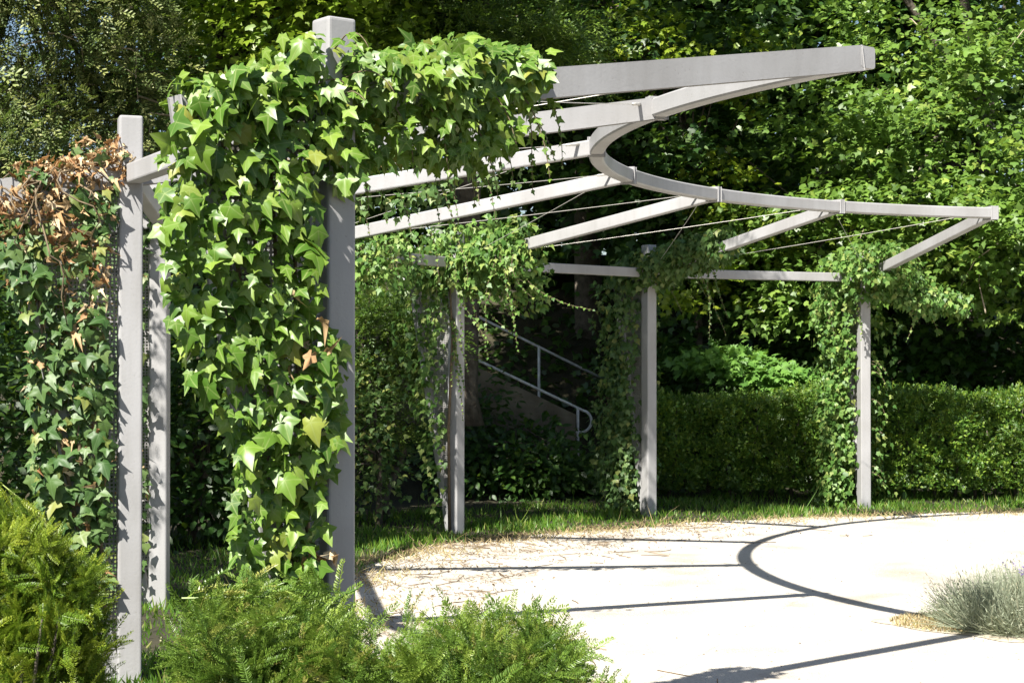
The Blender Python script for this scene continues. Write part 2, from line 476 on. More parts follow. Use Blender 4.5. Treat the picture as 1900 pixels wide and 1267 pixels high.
PV = [(CX, CY, 0)] + [(CX + edge_r(t) * math.cos(t), CY + edge_r(t) * math.sin(t), 0) for t in np.linspace(0, 2 * math.pi, 240, endpoint=False)]
me = bpy.data.meshes.new('gravel_plaza')
me.from_pydata(PV, [], [(0, 1 + i, 1 + (i + 1) % 240) for i in range(240)]); me.update()
tag(link('gravel_plaza', me, M['gravel']), kind='structure')

# sandy lavender bed in the plaza
bt = np.linspace(0, 2 * math.pi, 60, endpoint=False)
BV = [(3.55, 10.75, .004)] + [(3.55 + (1.12 + .1 * math.sin(4 * t + 2) + .05 * math.sin(11 * t)) * math.cos(t), 10.75 + (.78 + .08 * math.sin(5 * t)) * math.sin(t), .004) for t in bt]
me = bpy.data.meshes.new('planting_bed'); me.from_pydata(BV, [], [(0, 1 + i, 1 + (i + 1) % 60) for i in range(60)]); me.update()
tag(link('planting_bed', me, M['bed']), kind='structure')

# ------------------------------------------------------------------ pergola
perg = empty('pergola', (CX, CY, 0), 'curved grey steel pergola with posts, rising rafters and an open inner ring', 'pergola')
PW = .122
for i in range(7):
    b = post_at(i)
    link('post', bar_mesh('post', b - UP * .05, b + UP * HP, PW, PW, .014, up=ET[i], seg=3), M['steel'], perg)
    # slanted outer strut, foot at the post, head under the rafter's outer end
    s0 = b + ER[i] * .075 + UP * .02
    s1 = raf(i, RO + EXT - .06) - UP * .05
    link('strut', bar_mesh('strut', s0, s1, .06, .06, .008, up=ET[i]), M['steel'], perg)
    # perforated climbing sheet between post and strut
    q = [b + ER[i] * .062 + UP * .25, b + ER[i] * .10 + UP * .25, raf(i, RO + EXT - .11) - UP * .06, raf(i, RO + .062) - UP * .06]
    th = ET[i] * .002
    me = bpy.data.meshes.new('perforated_panel')
    me.from_pydata([tuple(p + th) for p in q] + [tuple(p - th) for p in q], [], [(0, 1, 2, 3), (7, 6, 5, 4), (0, 4, 5, 1), (1, 5, 6, 2), (2, 6, 7, 3), (3, 7, 4, 0)])
    uv = me.uv_layers.new(name='uv')
    for lp in me.loops:
        p = np.array(me.vertices[lp.vertex_index].co); uv.data[lp.index].uv = (np.dot(p - C3, ER[i]), p[2])
    link('perforated_panel', me, M['perf'], perg)
    r = link('rafter', bar_mesh('rafter', raf(i, RI + .04), raf(i, RO + EXT), .082, .104, .009), M['steel'], perg)
    # joint bracket around the inner ring
    tdir = np.array([-ER[i][1], ER[i][0], 0])
    p = raf(i, RI)
    w = .05 if i not in (0, 6) else .07
    if i: link('joint_bracket', bar_mesh('joint_bracket', p - tdir * w * .5, p + tdir * w * .5, .112, .120, .006), M['steel'], r)
for i in range(6):
    a = post_at(i, ZR); c = post_at(i + 1, ZR); d = nrm(c - a)
    link('outer_beam', bar_mesh('outer_beam', a + d * .058, c - d * .058, .085, .098, .009), M['steel'], perg)
# inner ring, curved square tube
bm = bmesh.new()
NS = 72; ring = []
hw, hh, cb = .05, .052, .01
sec = [(-hw + cb, -hh), (hw - cb, -hh), (hw, -hh + cb), (hw, hh - cb), (hw - cb, hh), (-hw + cb, hh), (-hw, hh - cb), (-hw, -hh + cb)]
for k in range(NS + 1):
    a = ANG[0] + .008 + (ANG[6] - ANG[0] - .016) * k / NS
    ring.append([bm.verts.new((CX + (RI + x) * math.cos(a), CY + (RI + x) * math.sin(a), ZB + z)) for x, z in sec])
for k in range(NS):
    for j in range(8): bm.faces.new((ring[k][j], ring[k][(j + 1) % 8], ring[k + 1][(j + 1) % 8], ring[k + 1][j]))
bm.faces.new(ring[0]); bm.faces.new(ring[-1][::-1])
bmesh.ops.recalc_face_normals(bm, faces=bm.faces[:])
me = bpy.data.meshes.new('inner_ring'); bm.to_mesh(me); bm.free()
link('inner_ring', me, M['steel'], perg)
# diagonal bracing cables in each bay
for i in range(6):
    for (a, b) in ((raf(i + 1, RI + .09), raf(i, RO - .1)), (raf(i, RI + .09), raf(i + 1, RO - .1))):
        acc = Acc()
        t = np.linspace(0, 1, 13)[:, None]
        P = a * (1 - t) + b * t; P[:, 2] -= .05 * (t * (1 - t))[:, 0] - .035
        tube(acc, P, .0024, 5)
        tube(acc, P[0] + (P[1] - P[0]) * np.linspace(.15, .6, 4)[:, None], .009, 6)
        link('cable', acc.mesh('cable'), M['wire'], perg)


# ------------------------------------------------------------------ ivy
def ivy_leaf_dirs(n_out, N, spread=.5, sunw=.45):
    R = RNG.normal(0, 1, (N, 3))
    nor = nrm(np.asarray(n_out) * .65 + np.array(SUNV) * (sunw + .2) + R * spread * .7)
    tip = nrm(np.array([0, 0, -1.0]) * .9 + np.asarray(n_out) * .3 + RNG.normal(0, 1, (N, 3)) * spread)
    return tip, nor


class Ivy:
    def __init__(self, name, label, base, mat, far=False, group=None):
        self.root = empty(name, tuple(base), label, 'ivy', group)
        self.base = np.asarray(base, float)
        self.P = []; self.T = []; self.Nn = []; self.S = []
        self.dead = []
        self.shoot = Acc(); self.mat = mat; self.far = far

    def leaves(self, pos, tip, nor, size):
        self.P.append(pos); self.T.append(tip); self.Nn.append(nor); self.S.append(size)

    def panel(self, i, rows, count, size, side=1.0, thick=(.04, .2), both=.25, back=None, dead=0.0, dead_rows=None, shift=0.0):
        """rows: (z, s_min, s_max) along the post-strut triangle of station i"""
        rows = sorted(rows); z = np.array([r[0] for r in rows]); a = np.array([r[1] for r in rows]); b = np.array([r[2] for r in rows])
        # sample by width
        zz = RNG.uniform(z[0], z[-1], count * 3); wd = np.interp(zz, z, b) - np.interp(zz, z, a)
        keep = RNG.random(count * 3) < wd / (b - a).max()
        zz = zz[keep][:count]; N = len(zz)
        lo = np.interp(zz, z, a); hi = np.interp(zz, z, b)
        s = lo + (hi - lo) * RNG.random(N)
        sg = np.where(RNG.random(N) < both, -1.0, 1.0)
        # lumpy depth
        lump = .5 + .5 * np.sin(zz * 9 + 3 * np.sin(s * 11 + i)) * np.cos(s * 8 + zz * 3)
        tt = sg * (thick[0] + (thick[1] - thick[0]) * (RNG.random(N) ** .7) * (.45 + .55 * lump))
        e_t = ET[i] * side; s = s + shift * tt
        pos = C3 + ER[i] * (RO + s)[:, None] + e_t * tt[:, None] + UP * zz[:, None]
        edge = ((s - lo) / np.maximum(hi - lo, .05) - .5) * 1.4
        no = nrm(e_t * sg[:, None] + ER[i] * edge[:, None] + UP * .2)
        tip, nor = ivy_leaf_dirs(no, N)
        sz = size[0] + (size[1] - size[0]) * RNG.random(N) ** 1.5
        if dead:
            g = np.sin(zz * 6.1 + 2 * np.sin(s * 9)) * .5 + .5
            dm = RNG.random(N) < dead * (.3 + 1.4 * g) if dead_rows is None else RNG.random(N) < np.interp(zz, [d[0] for d in dead_rows], [d[1] for d in dead_rows]) * (.3 + 1.3 * g)
            self.dead.append((pos[dm], nrm(tip[dm] + RNG.normal(0, .6, (dm.sum(), 3))), nrm(nor[dm] + RNG.normal(0, .7, (dm.sum(), 3))), sz[dm] * .75))
            k = ~dm; pos, tip, nor, sz = pos[k], tip[k], nor[k], sz[k]
        self.leaves(pos, tip, nor, sz)

    def along(self, p0, p1, count, size, rad=(.2, .2), sag=.0, t_pow=1.0, zoff=0.0, lump=.4, dead=0.0, taper=0.0):
        """a bushy mass round the line p0-p1: rad = (across, up)"""
        p0 = np.asarray(p0, float); p1 = np.asarray(p1, float)
        t = RNG.random(count) ** t_pow
        d = nrm(p1 - p0); x = nrm(np.cross(d, UP)); u = np.cross(x, d)
        a = RNG.uniform(0, 2 * np.pi, count); rr = RNG.random(count) ** .4
        rr *= 1 - lump * (.5 + .5 * np.sin(t * np.linalg.norm(p1 - p0) * 8 + 2 * np.cos(a)))
        rr *= 1 - taper * t
        off = x * (np.cos(a) * rr * rad[0])[:, None] + u * (np.sin(a) * rr * rad[1])[:, None]
        pos = p0 + (p1 - p0) * t[:, None] + off + UP * zoff - UP * (sag * t * t)[:, None]
        no = nrm(x * np.cos(a)[:, None] + u * (np.sin(a) + .35)[:, None])
        tip, nor = ivy_leaf_dirs(no, count)
        sz = RNG.uniform(size[0], size[1], count)
        if dead:
            dm = RNG.random(count) < dead
            self.dead.append((pos[dm], nrm(tip[dm] + RNG.normal(0, .6, (dm.sum(), 3))), nrm(nor[dm] + RNG.normal(0, .7, (dm.sum(), 3))), sz[dm] * .75))
            pos, tip, nor, sz = pos[~dm], tip[~dm], nor[~dm], sz[~dm]
        self.leaves(pos, tip, nor, sz)

    def strand(self, p, d, L, size, n=None, droop=1.0, bend=(0, 0, 0), rad=.0035):
        """a hanging shoot with alternate leaves"""
        p = np.asarray(p, float); d = nrm(np.asarray(d, float)); k = 10
        P = [p]; st = L / k
        for j in range(k):
            d = nrm(d + np.array([0, 0, -1]) * droop * .22 + np.asarray(bend) * .15 + RNG.normal(0, .06, 3)); P.append(P[-1] + d * st)
        P = np.array(P)
        tube(self.shoot, P, np.linspace(rad, rad * .5, k + 1), 4)
        n = n or max(5, int(L / (size * .55)))
        t = np.linspace(.02, 1, n); idx = t * k; i0 = np.minimum(idx.astype(int), k - 1); f = (idx - i0)[:, None]
        pos = P[i0] * (1 - f) + P[i0 + 1] * f
        dirs = nrm(P[i0 + 1] - P[i0]); sd = nrm(np.cross(dirs, UP + .01)) * np.where(np.arange(n) % 2, 1, -1)[:, None]
        tip = nrm(sd * .8 + dirs * .4 - UP * .4 + RNG.normal(0, .3, (n, 3)))
        nor = nrm(np.array(SUNV) * .7 + UP * .3 - np.array([0, 1, 0]) * .3 + RNG.normal(0, .35, (n, 3)))
        self.leaves(pos, tip, nor, size * (1.1 - .65 * t) * RNG.uniform(.8, 1.15, n))

    def stems(self, pts, rad, tint=.5):
        a = Acc(); tube(a, pts, rad, 5, tint); link('stem', a.mesh('stem'), M['stem'], self.root)

    def build(self, singles=300, dead_singles=0):
        P = np.concatenate(self.P); T = np.concatenate(self.T); Nn = np.concatenate(self.Nn); S = np.concatenate(self.S)
        # those that show largest: big leaves on the camera's side
        view = P - np.array([0, 0, EYE]); dist = np.linalg.norm(view, axis=1)
        score = S / dist * (.4 + np.abs((nrm(view) * nrm(Nn)).sum(1))) * np.exp(-(dist - dist.min()) * 1.2)
        order = np.argsort(-score); sel = order[:singles]; rest = order[singles:]
        tm = IVY_ME if not self.far else IVY_ME_FAR
        self._singles('leaf', tm[self.mat], P[sel], T[sel], Nn[sel], S[sel])
        acc = Acc(); tp = IVYF if not self.far else SMALLIVY + [IVY3F]
        w = RNG.integers(0, len(tp), len(rest))
        for k in range(len(tp)):
            q = rest[w == k]; acc.add(tp[k], P[q], T[q], Nn[q], S[q])
        tag(link('foliage', acc.mesh('foliage'), M[self.mat], self.root), kind='stuff')
        if self.dead:
            D = [np.concatenate([d[j] for d in self.dead]) for j in range(4)]
            dist = np.linalg.norm(D[0] - np.array([0, 0, EYE]), axis=1)
            order = np.argsort(-D[3] / dist); sel = order[:dead_singles]; rest = order[dead_singles:]
            if dead_singles: self._singles('dry_leaf', DEAD_ME, D[0][sel], D[1][sel], D[2][sel], D[3][sel])
            acc = Acc(); w = RNG.integers(0, 3, len(rest))
            for k in range(3):
                q = rest[w == k]; acc.add(DEAD[k], D[0][q], D[1][q], D[2][q], D[3][q])
            if len(rest): tag(link('dry_foliage', acc.mesh('dry_foliage'), M['dead'], self.root), kind='stuff')
        if self.shoot.n: tag(link('trailing_shoot', self.shoot.mesh('trailing_shoot'), M['stem'], self.root), kind='stuff')

    def _singles(self, name, meshes, P, T, Nn, S):
        y = nrm(T); z = nrm(Nn - y * (Nn * y).sum(1, keepdims=True)); x = np.cross(y, z)
        for k in range(len(P)):
            ob = bpy.data.objects.new(name, meshes[int(RNG.integers(0, len(meshes)))])
            COL.objects.link(ob); ob.parent = self.root
            s = S[k]; p = P[k] - self.base
            ob.matrix_basis = Matrix(((x[k][0] * s, y[k][0] * s, z[k][0] * s, p[0]), (x[k][1] * s, y[k][1] * s, z[k][1] * s, p[1]),
                                      (x[k][2] * s, y[k][2] * s, z[k][2] * s, p[2]), (0, 0, 0, 1)))


def tset(nm, tm, mat):
    out = []
    for t in tm:
        m = template_mesh(nm, t); m.materials.append(M[mat]); out.append(m)
    return out


IVY_ME = {k: tset('leaf', IVY, k) for k in ('ivy', 'ivy_dark')}
IVY_ME_FAR = {'ivy_far': tset('leaf', SMALLIVY + [IVY3F], 'ivy_far'), 'ivy_dark': tset('leaf', SMALLIVY + [IVY3F], 'ivy_dark')}
DEAD_ME = tset('dry_leaf', DEAD, 'dead')

# ---- station 0: the nearest post, large glossy leaves
iv = Ivy('ivy', 'dense ivy with large glossy green leaves on the nearest, tallest post', post_at(0), 'ivy')
rowsG = [(.30, .08, .20), (.85, .08, .34), (1.0, .06, .42), (1.2, .04, .43), (1.4, -.03, .42), (1.48, -.04, .5), (1.56, -.05, .58), (1.7, -.05, .62), (1.8, .05, .66),
         (2.0, .07, .68), (2.2, .07, .70), (2.39, .06, .70), (2.48, -.05, .66), (2.58, -.07, .58), (2.66, .0, .45), (2.76, .05, .3), (2.86, .07, .18)]
iv.panel(0, rowsG, 1150, (.048, .112), thick=(.06, .22), both=.12, shift=.55)
iv.panel(0, rowsG, 800, (.04, .075), thick=(.02, .18), both=.35, shift=.5)
iv.along(raf(0, RO + .64), raf(0, RO + .18), 200, (.05, .10), rad=(.15, .13), zoff=.05)
iv.along(post_at(0, 2.30) + ET[0] * .12 + ER[0] * .03, post_at(0, 2.60) + ET[0] * .10 + ER[0] * .06, 55, (.05, .10), rad=(.09, .08))
iv.along(raf(0, RO - .02), raf(0, RO - .95), 1000, (.045, .095), rad=(.24, .2), zoff=.06, taper=.2)
iv.along(raf(0, RO - .05), raf(0, RO - .8), 520, (.04, .075), rad=(.2, .18), zoff=-.14)
for k in range(16):
    r = RO - .08 - .95 * k / 15
    iv.strand(raf(0, r) + ET[0] * RNG.uniform(-.1, .15) - UP * .05, nrm(-ER[0] * .7 - UP * .6 + ET[0] * RNG.uniform(-.3, .3)), RNG.uniform(.2, .42), .05)
for k in range(5):
    iv.strand(post_at(0, 2.6 + .05 * k) + ET[0] * .09 + ER[0] * RNG.uniform(-.06, .06), (RNG.uniform(-.5, .5), -.3, .4), .25, .07, droop=.7)
for k in range(4):
    s0 = .1 + .1 * k
    iv.stems([post_at(0, .1) + ER[0] * .09 + ET[0] * .05, post_at(0, .9) + ER[0] * (.1 + s0 * .3) + ET[0] * .05, post_at(0, 1.8) + ER[0] * (.12 + s0 * .7) + ET[0] * .05,
              post_at(0, 2.55) + ER[0] * (.1 + s0) + ET[0] * .04], [.012, .011, .009, .006])
pd = post_at(0, .95) + ER[0] * .12 + ET[0] * .1
iv.dead.append((pd + RNG.normal(0, .05, (9, 3)), nrm(RNG.normal(0, 1, (9, 3)) - UP), nrm(RNG.normal(0, 1, (9, 3))), RNG.uniform(.06, .1, 9)))
pd = post_at(0, 1.72) + ER[0] * .25 + ET[0] * .12
iv.dead.append((pd + RNG.normal(0, .06, (9, 3)), nrm(RNG.normal(0, 1, (9, 3)) - UP), nrm(RNG.normal(0, 1, (9, 3))), RNG.uniform(.06, .09, 9)))
iv.build(300, 18)

# ---- station 1: second post, half withered
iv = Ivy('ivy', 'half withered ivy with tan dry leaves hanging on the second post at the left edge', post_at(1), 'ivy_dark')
rowsF = [(.45, .10, .28), (.62, .09, .36), (.8, .08, .44), (1.03, .08, .50), (1.3, .08, .50), (1.58, .08, .52), (1.8, .08, .5), (1.96, .08, .58), (2.13, .08, .66), (2.41, .07, .68), (2.55, .07, .68)]
dr = [(.4, .05), (1.2, .10), (1.6, .2), (1.9, .35), (2.2, .5), (2.6, .8)]
iv.panel(1, [(a, b + .03, c) for a, b, c in rowsF], 700, (.06, .115), thick=(.04, .15), both=.15, dead=.4, dead_rows=dr)
iv.panel(1, [(a, b + .02, c) for a, b, c in rowsF], 900, (.035, .07), thick=(.02, .14), both=.4, dead=.4, dead_rows=dr)
iv.along(raf(1, RO + .56), raf(1, RO + .0), 520, (.04, .09), rad=(.15, .13), zoff=.05, dead=.85)
iv.along(raf(1, RO + .3), raf(1, RO - .05), 80, (.04, .08), rad=(.1, .12), zoff=.14, dead=.9)
iv.along(raf(1, RO - .5), raf(1, RO - 1.7), 120, (.04, .08), rad=(.12, .14), zoff=-.08, dead=.6)
for k in range(9):
    r0 = RO + RNG.uniform(-.05, .35); t = np.linspace(0, 1, 11)[:, None]
    P = raf(1, r0) * (1 - t) + raf(1, r0 + RNG.uniform(.3, .5)) * t + ET[1] * (.06 + .05 * np.sin(t * 7 + k)) + UP * (.08 * np.sin(t * RNG.uniform(4, 9) + k))
    iv.stems(P, np.linspace(.005, .003, 11))
for k in range(6):
    a = raf(1, RO + RNG.uniform(.05, .75)) + UP * RNG.uniform(.0, .12) + ET[1] * .08
    b = post_at(1, RNG.uniform(1.5, 2.5)) + ER[1] * RNG.uniform(.1, .75) + ET[1] * .14
    t = np.linspace(0, 1, 9)[:, None]
    P = a * (1 - t) + b * t + ET[1] * (.09 * np.sin(t * 3.1)) + nrm(RNG.normal(0, 1, 3)) * (.10 * np.sin(t * RNG.uniform(4, 8))) + RNG.normal(0, .012, (9, 3))
    iv.stems(P, np.linspace(.006, .003, 9))
for k in range(3):
    iv.stems([post_at(1, .05) + ER[1] * .1, post_at(1, .9) + ER[1] * (.16 + .06 * k) + ET[1] * .06, post_at(1, 1.8) + ER[1] * (.2 + .12 * k) + ET[1] * .07, raf(1, RO + .2 + .15 * k)], [.014, .012, .009, .006])
iv.build(300, 150)

# ---- station 2: behind the first two posts, mostly shaded
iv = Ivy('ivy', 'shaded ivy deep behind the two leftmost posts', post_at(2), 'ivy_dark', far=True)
iv.panel(2, [(.1, .06, .3), (1, .06, .5), (2.5, .06, .75)], 1100, (.05, .1), thick=(.03, .25), both=.3, dead=.1)
iv.along(raf(2, RO + .6), raf(2, RO - .2), 400, (.05, .09), rad=(.22, .2), zoff=.05)
iv.along(raf(2, RO - .9), raf(2, RO - 1.9), 190, (.04, .075), rad=(.15, .13), zoff=-.13, lump=.8)
iv.along(raf(2, RO - 1.8), raf(2, RO - 2.5), 70, (.035, .06), rad=(.1, .12), zoff=-.05, lump=.8)
for k in range(8): iv.strand(raf(2, RO - RNG.uniform(1, 2.4)) - UP * .04, (.4, .2, -.6), RNG.uniform(.2, .4), .05)
iv.build(120)

# ---- station 3: behind the nearest post
iv = Ivy('ivy', 'ivy on the post hidden behind the nearest post, spreading along its rafter', post_at(3), 'ivy_far', far=True)
iv.panel(3, [(.1, .1, .3), (1, .1, .5), (2.5, .07, .75)], 700, (.05, .1), thick=(.03, .25), both=.3)
iv.along(raf(3, RO + .6), raf(3, RO - .9), 1000, (.045, .085), rad=(.3, .24), zoff=-.30, lump=.6)
iv.along(raf(3, RO - .7), raf(3, RO - 1.9), 170, (.04, .07), rad=(.14, .12), zoff=-.14, lump=.8)
for k in range(14): iv.strand(raf(3, RO - RNG.uniform(.3, 1.5)) - UP * .05, (.4, -.1, -.6), RNG.uniform(.25, .6), .055)
iv.build(200)

# ---- station 4: big cap with long trailing shoots
iv = Ivy('ivy', 'bushy ivy capping the post left of the stair rails, long shoots trailing down', post_at(4), 'ivy_far', far=True)
iv.panel(4, [(.1, .1, .25), (.8, .1, .35), (1.4, .1, .5), (2.2, .08, .8), (2.6, .0, .9)], 900, (.05, .095), thick=(.03, .22), both=.3)
iv.along(raf(4, RO + .5), raf(4, RO - .95), 2300, (.05, .095), rad=(.45, .38), zoff=.02, lump=.5, taper=.25)
iv.along(post_at(4, 2.5) - ER[4] * .1, post_at(4, 2.5) - ER[4] * .5 + np.array([.5, 0, -.15]), 500, (.045, .08), rad=(.25, .3), lump=.5)
iv.along(post_at(4, 2.6) + ER[4] * .5, raf(3, RO - .6) - UP * .1, 700, (.045, .085), rad=(.28, .26), lump=.5)
for k in range(17):
    q = raf(4, RO - RNG.uniform(-.3, 1.0)) + ET[4] * RNG.uniform(-.3, .35) - UP * .12
    iv.strand(q, (RNG.uniform(-.5, .3), RNG.uniform(-.3, .3), -.9), RNG.uniform(.3, .95), .07, droop=RNG.uniform(.05, .5), bend=(RNG.uniform(-.3, 1.4), RNG.uniform(-.4, .4), RNG.uniform(-.1, .4)))
for k in range(6):
    iv.strand(post_at(4, RNG.uniform(1.6, 2.3)) + ET[4] * .08 + ER[4] * RNG.uniform(-.1, .1), (.2, -.2, -.7), RNG.uniform(.4, .7), .055, droop=.4)
iv.stems([post_at(4, .02) + ET[4] * .075 + ER[4] * .02, post_at(4, 1.0) + ET[4] * .08 + ER[4] * .03, post_at(4, 1.9) + ET[4] * .08 - ER[4] * .02, post_at(4, 2.5) + ET[4] * .1], [.016, .014, .012, .01])
iv.build(300)

# ---- station 5
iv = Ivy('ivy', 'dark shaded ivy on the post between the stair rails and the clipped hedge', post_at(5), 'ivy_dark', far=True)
iv.panel(5, [(.05, .1, .55), (.5, .1, .9), (1.2, .1, .75), (1.5, .1, .7), (2.55, .06, .85)], 2200, (.05, .095), thick=(.03, .28), both=.35)
iv.along(raf(5, RO + .5), raf(5, RO - 1.35), 2700, (.05, .095), rad=(.36, .27), zoff=.04, lump=.4, taper=.2)
for k in range(6):
    iv.strand(raf(5, RO - RNG.uniform(-.2, 1.2)) + ET[5] * RNG.uniform(-.2, .2) - UP * .1, (RNG.uniform(-.2, .5), 0, -.8), RNG.uniform(.3, .9), .055, droop=.5, bend=(.3, 0, 0))
iv.build(300)

# ---- station 6
iv = Ivy('ivy', 'thick sunlit ivy column beside the rightmost post, spilling over its top', post_at(6), 'ivy_far', far=True)
LEFT = -1.0 if ET[6][0] > 0 else 1.0
iv.panel(6, [(.05, .0, .5), (.6, -.02, .55), (1.4, -.02, .5), (2.6, -.05, .7)], 3000, (.05, .095), side=LEFT, thick=(.06, .52), both=.12)
iv.along(raf(6, RO + .4), raf(6, RO - .75), 2400, (.05, .09), rad=(.55, .34), zoff=.04, lump=.5)
iv.along(post_at(6, 2.55) + np.array([.1, -.2, 0]), post_at(6, 2.3) + np.array([1.15, -.1, 0]), 950, (.05, .09), rad=(.35, .34), lump=.5, taper=.4)
for k in range(7):
    iv.strand(post_at(6, 2.35) + np.array([RNG.uniform(-.4, 1.3), RNG.uniform(-.4, .1), RNG.uniform(-.1, .2)]), (RNG.uniform(-.4, .6), -.1, -.8), RNG.uniform(.2, .6), .07, droop=RNG.uniform(.1, .6), bend=(RNG.uniform(-.5, 1), 0, 0))
for k in range(7):
    iv.strand(post_at(6, RNG.uniform(.4, 1.9)) + np.array([.08, 0, 0]), (.6, -.3, .1), RNG.uniform(.2, .35), .07)
iv.build(300)


# ------------------------------------------------------------------ yew bushes in the foreground
def spray_mesh(name, mat, seed, L=.30, n=6, sp=SPRIG, slen=.15):
    """a flat yew branchlet along +Y with side shoots"""
    rg = np.random.default_rng(seed)
    acc = Acc()
    t = np.linspace(0, 1, 8)[:, None]
    bend = rg.normal(0, .04)
    ax = np.concatenate([bend * t * t, t * L, -.10 * L * t * t + .05 * L * t], 1)
    tube(acc, ax, np.linspace(.0035, .0015, 8), 4, .98)
    pos = []; tip = []; sc = []
    for k in range(n):
        u = .12 + .85 * k / n
        p = np.array([bend * u * u, u * L, -.10 * L * u * u + .05 * L * u])
        for sg in (-1, 1):
            a = math.radians(rg.uniform(38, 58))
            pos.append(p); tip.append((sg * math.sin(a), math.cos(a), rg.normal(.08, .14))); sc.append(slen * (1.05 - .55 * u) * rg.uniform(.7, 1.15))
    pos.append(ax[-1]); tip.append((bend, 1, -.05)); sc.append(slen * .75)
    pos = np.array(pos); tip = np.array(tip); sc = np.array(sc)
    w = rg.integers(0, len(sp), len(pos))
    for k in range(len(sp)):
        q = w == k; acc.add(sp[k], pos[q], tip[q], np.tile([0, 0, 1.0], (q.sum(), 1)) + rg.normal(0, .15, (q.sum(), 3)), sc[q], tint=rg.random(q.sum()) * .5)
    m = acc.mesh(name, smooth=False); m.materials.append(M[mat])
    return m


def place(name, me, parent, base, p, y, z, s):
    y = nrm(y); z = np.asarray(z, float); z = nrm(z - y * np.dot(z, y)); x = np.cross(y, z)
    ob = bpy.data.objects.new(name, me); COL.objects.link(ob); ob.parent = parent
    q = np.asarray(p) - np.asarray(base)
    ob.matrix_basis = Matrix(((x[0] * s, y[0] * s, z[0] * s, q[0]), (x[1] * s, y[1] * s, z[1] * s, q[1]), (x[2] * s, y[2] * s, z[2] * s, q[2]), (0, 0, 0, 1)))
    return ob


def yew_bush(label, base, mats, profile, depth, n, scale=1.0, seed=1, branches=True, y_of=None, lean=(.35, -.2, .8), core=None):
    """profile: (x, top z) pairs; sprays fill from the ground to the profile, pointing up and out"""
    rg = np.random.default_rng(seed)
    root = empty('yew_bush', base, label, 'bush')
    xs = [p[0] for p in profile]; zs = [p[1] for p in profile]
    k = 0
    while k < n:
        x = rg.uniform(xs[0], xs[-1]); top = np.interp(x, xs, zs)
        f = rg.random() ** .5
        z = .12 + (top - .12) * f
        dy = rg.uniform(-1, 1) * depth * math.sqrt(max(.05, 1 - (f * .85) ** 2))
        y = (y_of(x) if y_of else base[1]) + dy
        out = np.array([rg.normal(0, .55), -.55 + .5 * (dy / depth) + rg.normal(0, .35), .55 + rg.normal(0, .35) - .25 * (1 - f)]) + np.array([lean[0] * .3, 0, 0])
        if abs(dy) > .1: out[1] = math.copysign(abs(out[1]), dy)
        if x > xs[-1] - .2: out[0] = abs(out[0])
        if x < xs[0] + .12: out[0] *= .3
        s = scale * rg.uniform(.7, 1.15)
        out = nrm(out)
        p = np.array([x, y, z]) - out * .27 * s
        if p[2] < .02: p[2] = .02
        upv = UP * .35 + np.array(SUNV) * .5 + np.array([0, -.55, 0]) + rg.normal(0, .4, 3)
        place('branch', mats[k % len(mats)], root, base, p, out, upv, s)
        k += 1
    acc = Acc(); mi = 650
    x = rg.uniform(xs[0], xs[-1], mi); f = rg.random(mi); z = .05 + (np.interp(x, xs, zs) * .85 - .05) * f
    y = np.array([y_of(a) if y_of else base[1] for a in x]) + rg.uniform(-.8, .9, mi) * depth
    tipd = nrm(np.stack([rg.normal(.1, .6, mi), rg.normal(-.35, .5, mi), rg.normal(.5, .4, mi)], 1)); nn = np.array([0, -.6, .4]) + np.array(SUNV) * .4 + rg.normal(0, .5, (mi, 3))
    acc.add(SPRIG[0], np.stack([x, y, z], 1), tipd, nn, rg.uniform(.07, .10, mi) * scale, tint=rg.random(mi) * .5)
    tag(link('inner_shoot', acc.mesh('inner_shoot', False), mats[0].materials[0], root), kind='stuff')
    for j in range(16):
        x = rg.uniform(xs[0] + .1, xs[-1] - .1); top = np.interp(x, xs, zs) * rg.uniform(.55, .85); y = (y_of(x) if y_of else base[1])
        b0 = np.array([x * .6 + base[0] * .4, y + rg.normal(0, .1), 0.0]); b1 = np.array([x, y + rg.normal(0, depth * .4), top])
        acc = Acc(); tube(acc, [b0, b0 * .6 + b1 * .4 + UP * .05, b1], [.014, .010, .005], 5)
        link('stem', acc.mesh('stem'), M['bark'], root)
    return root


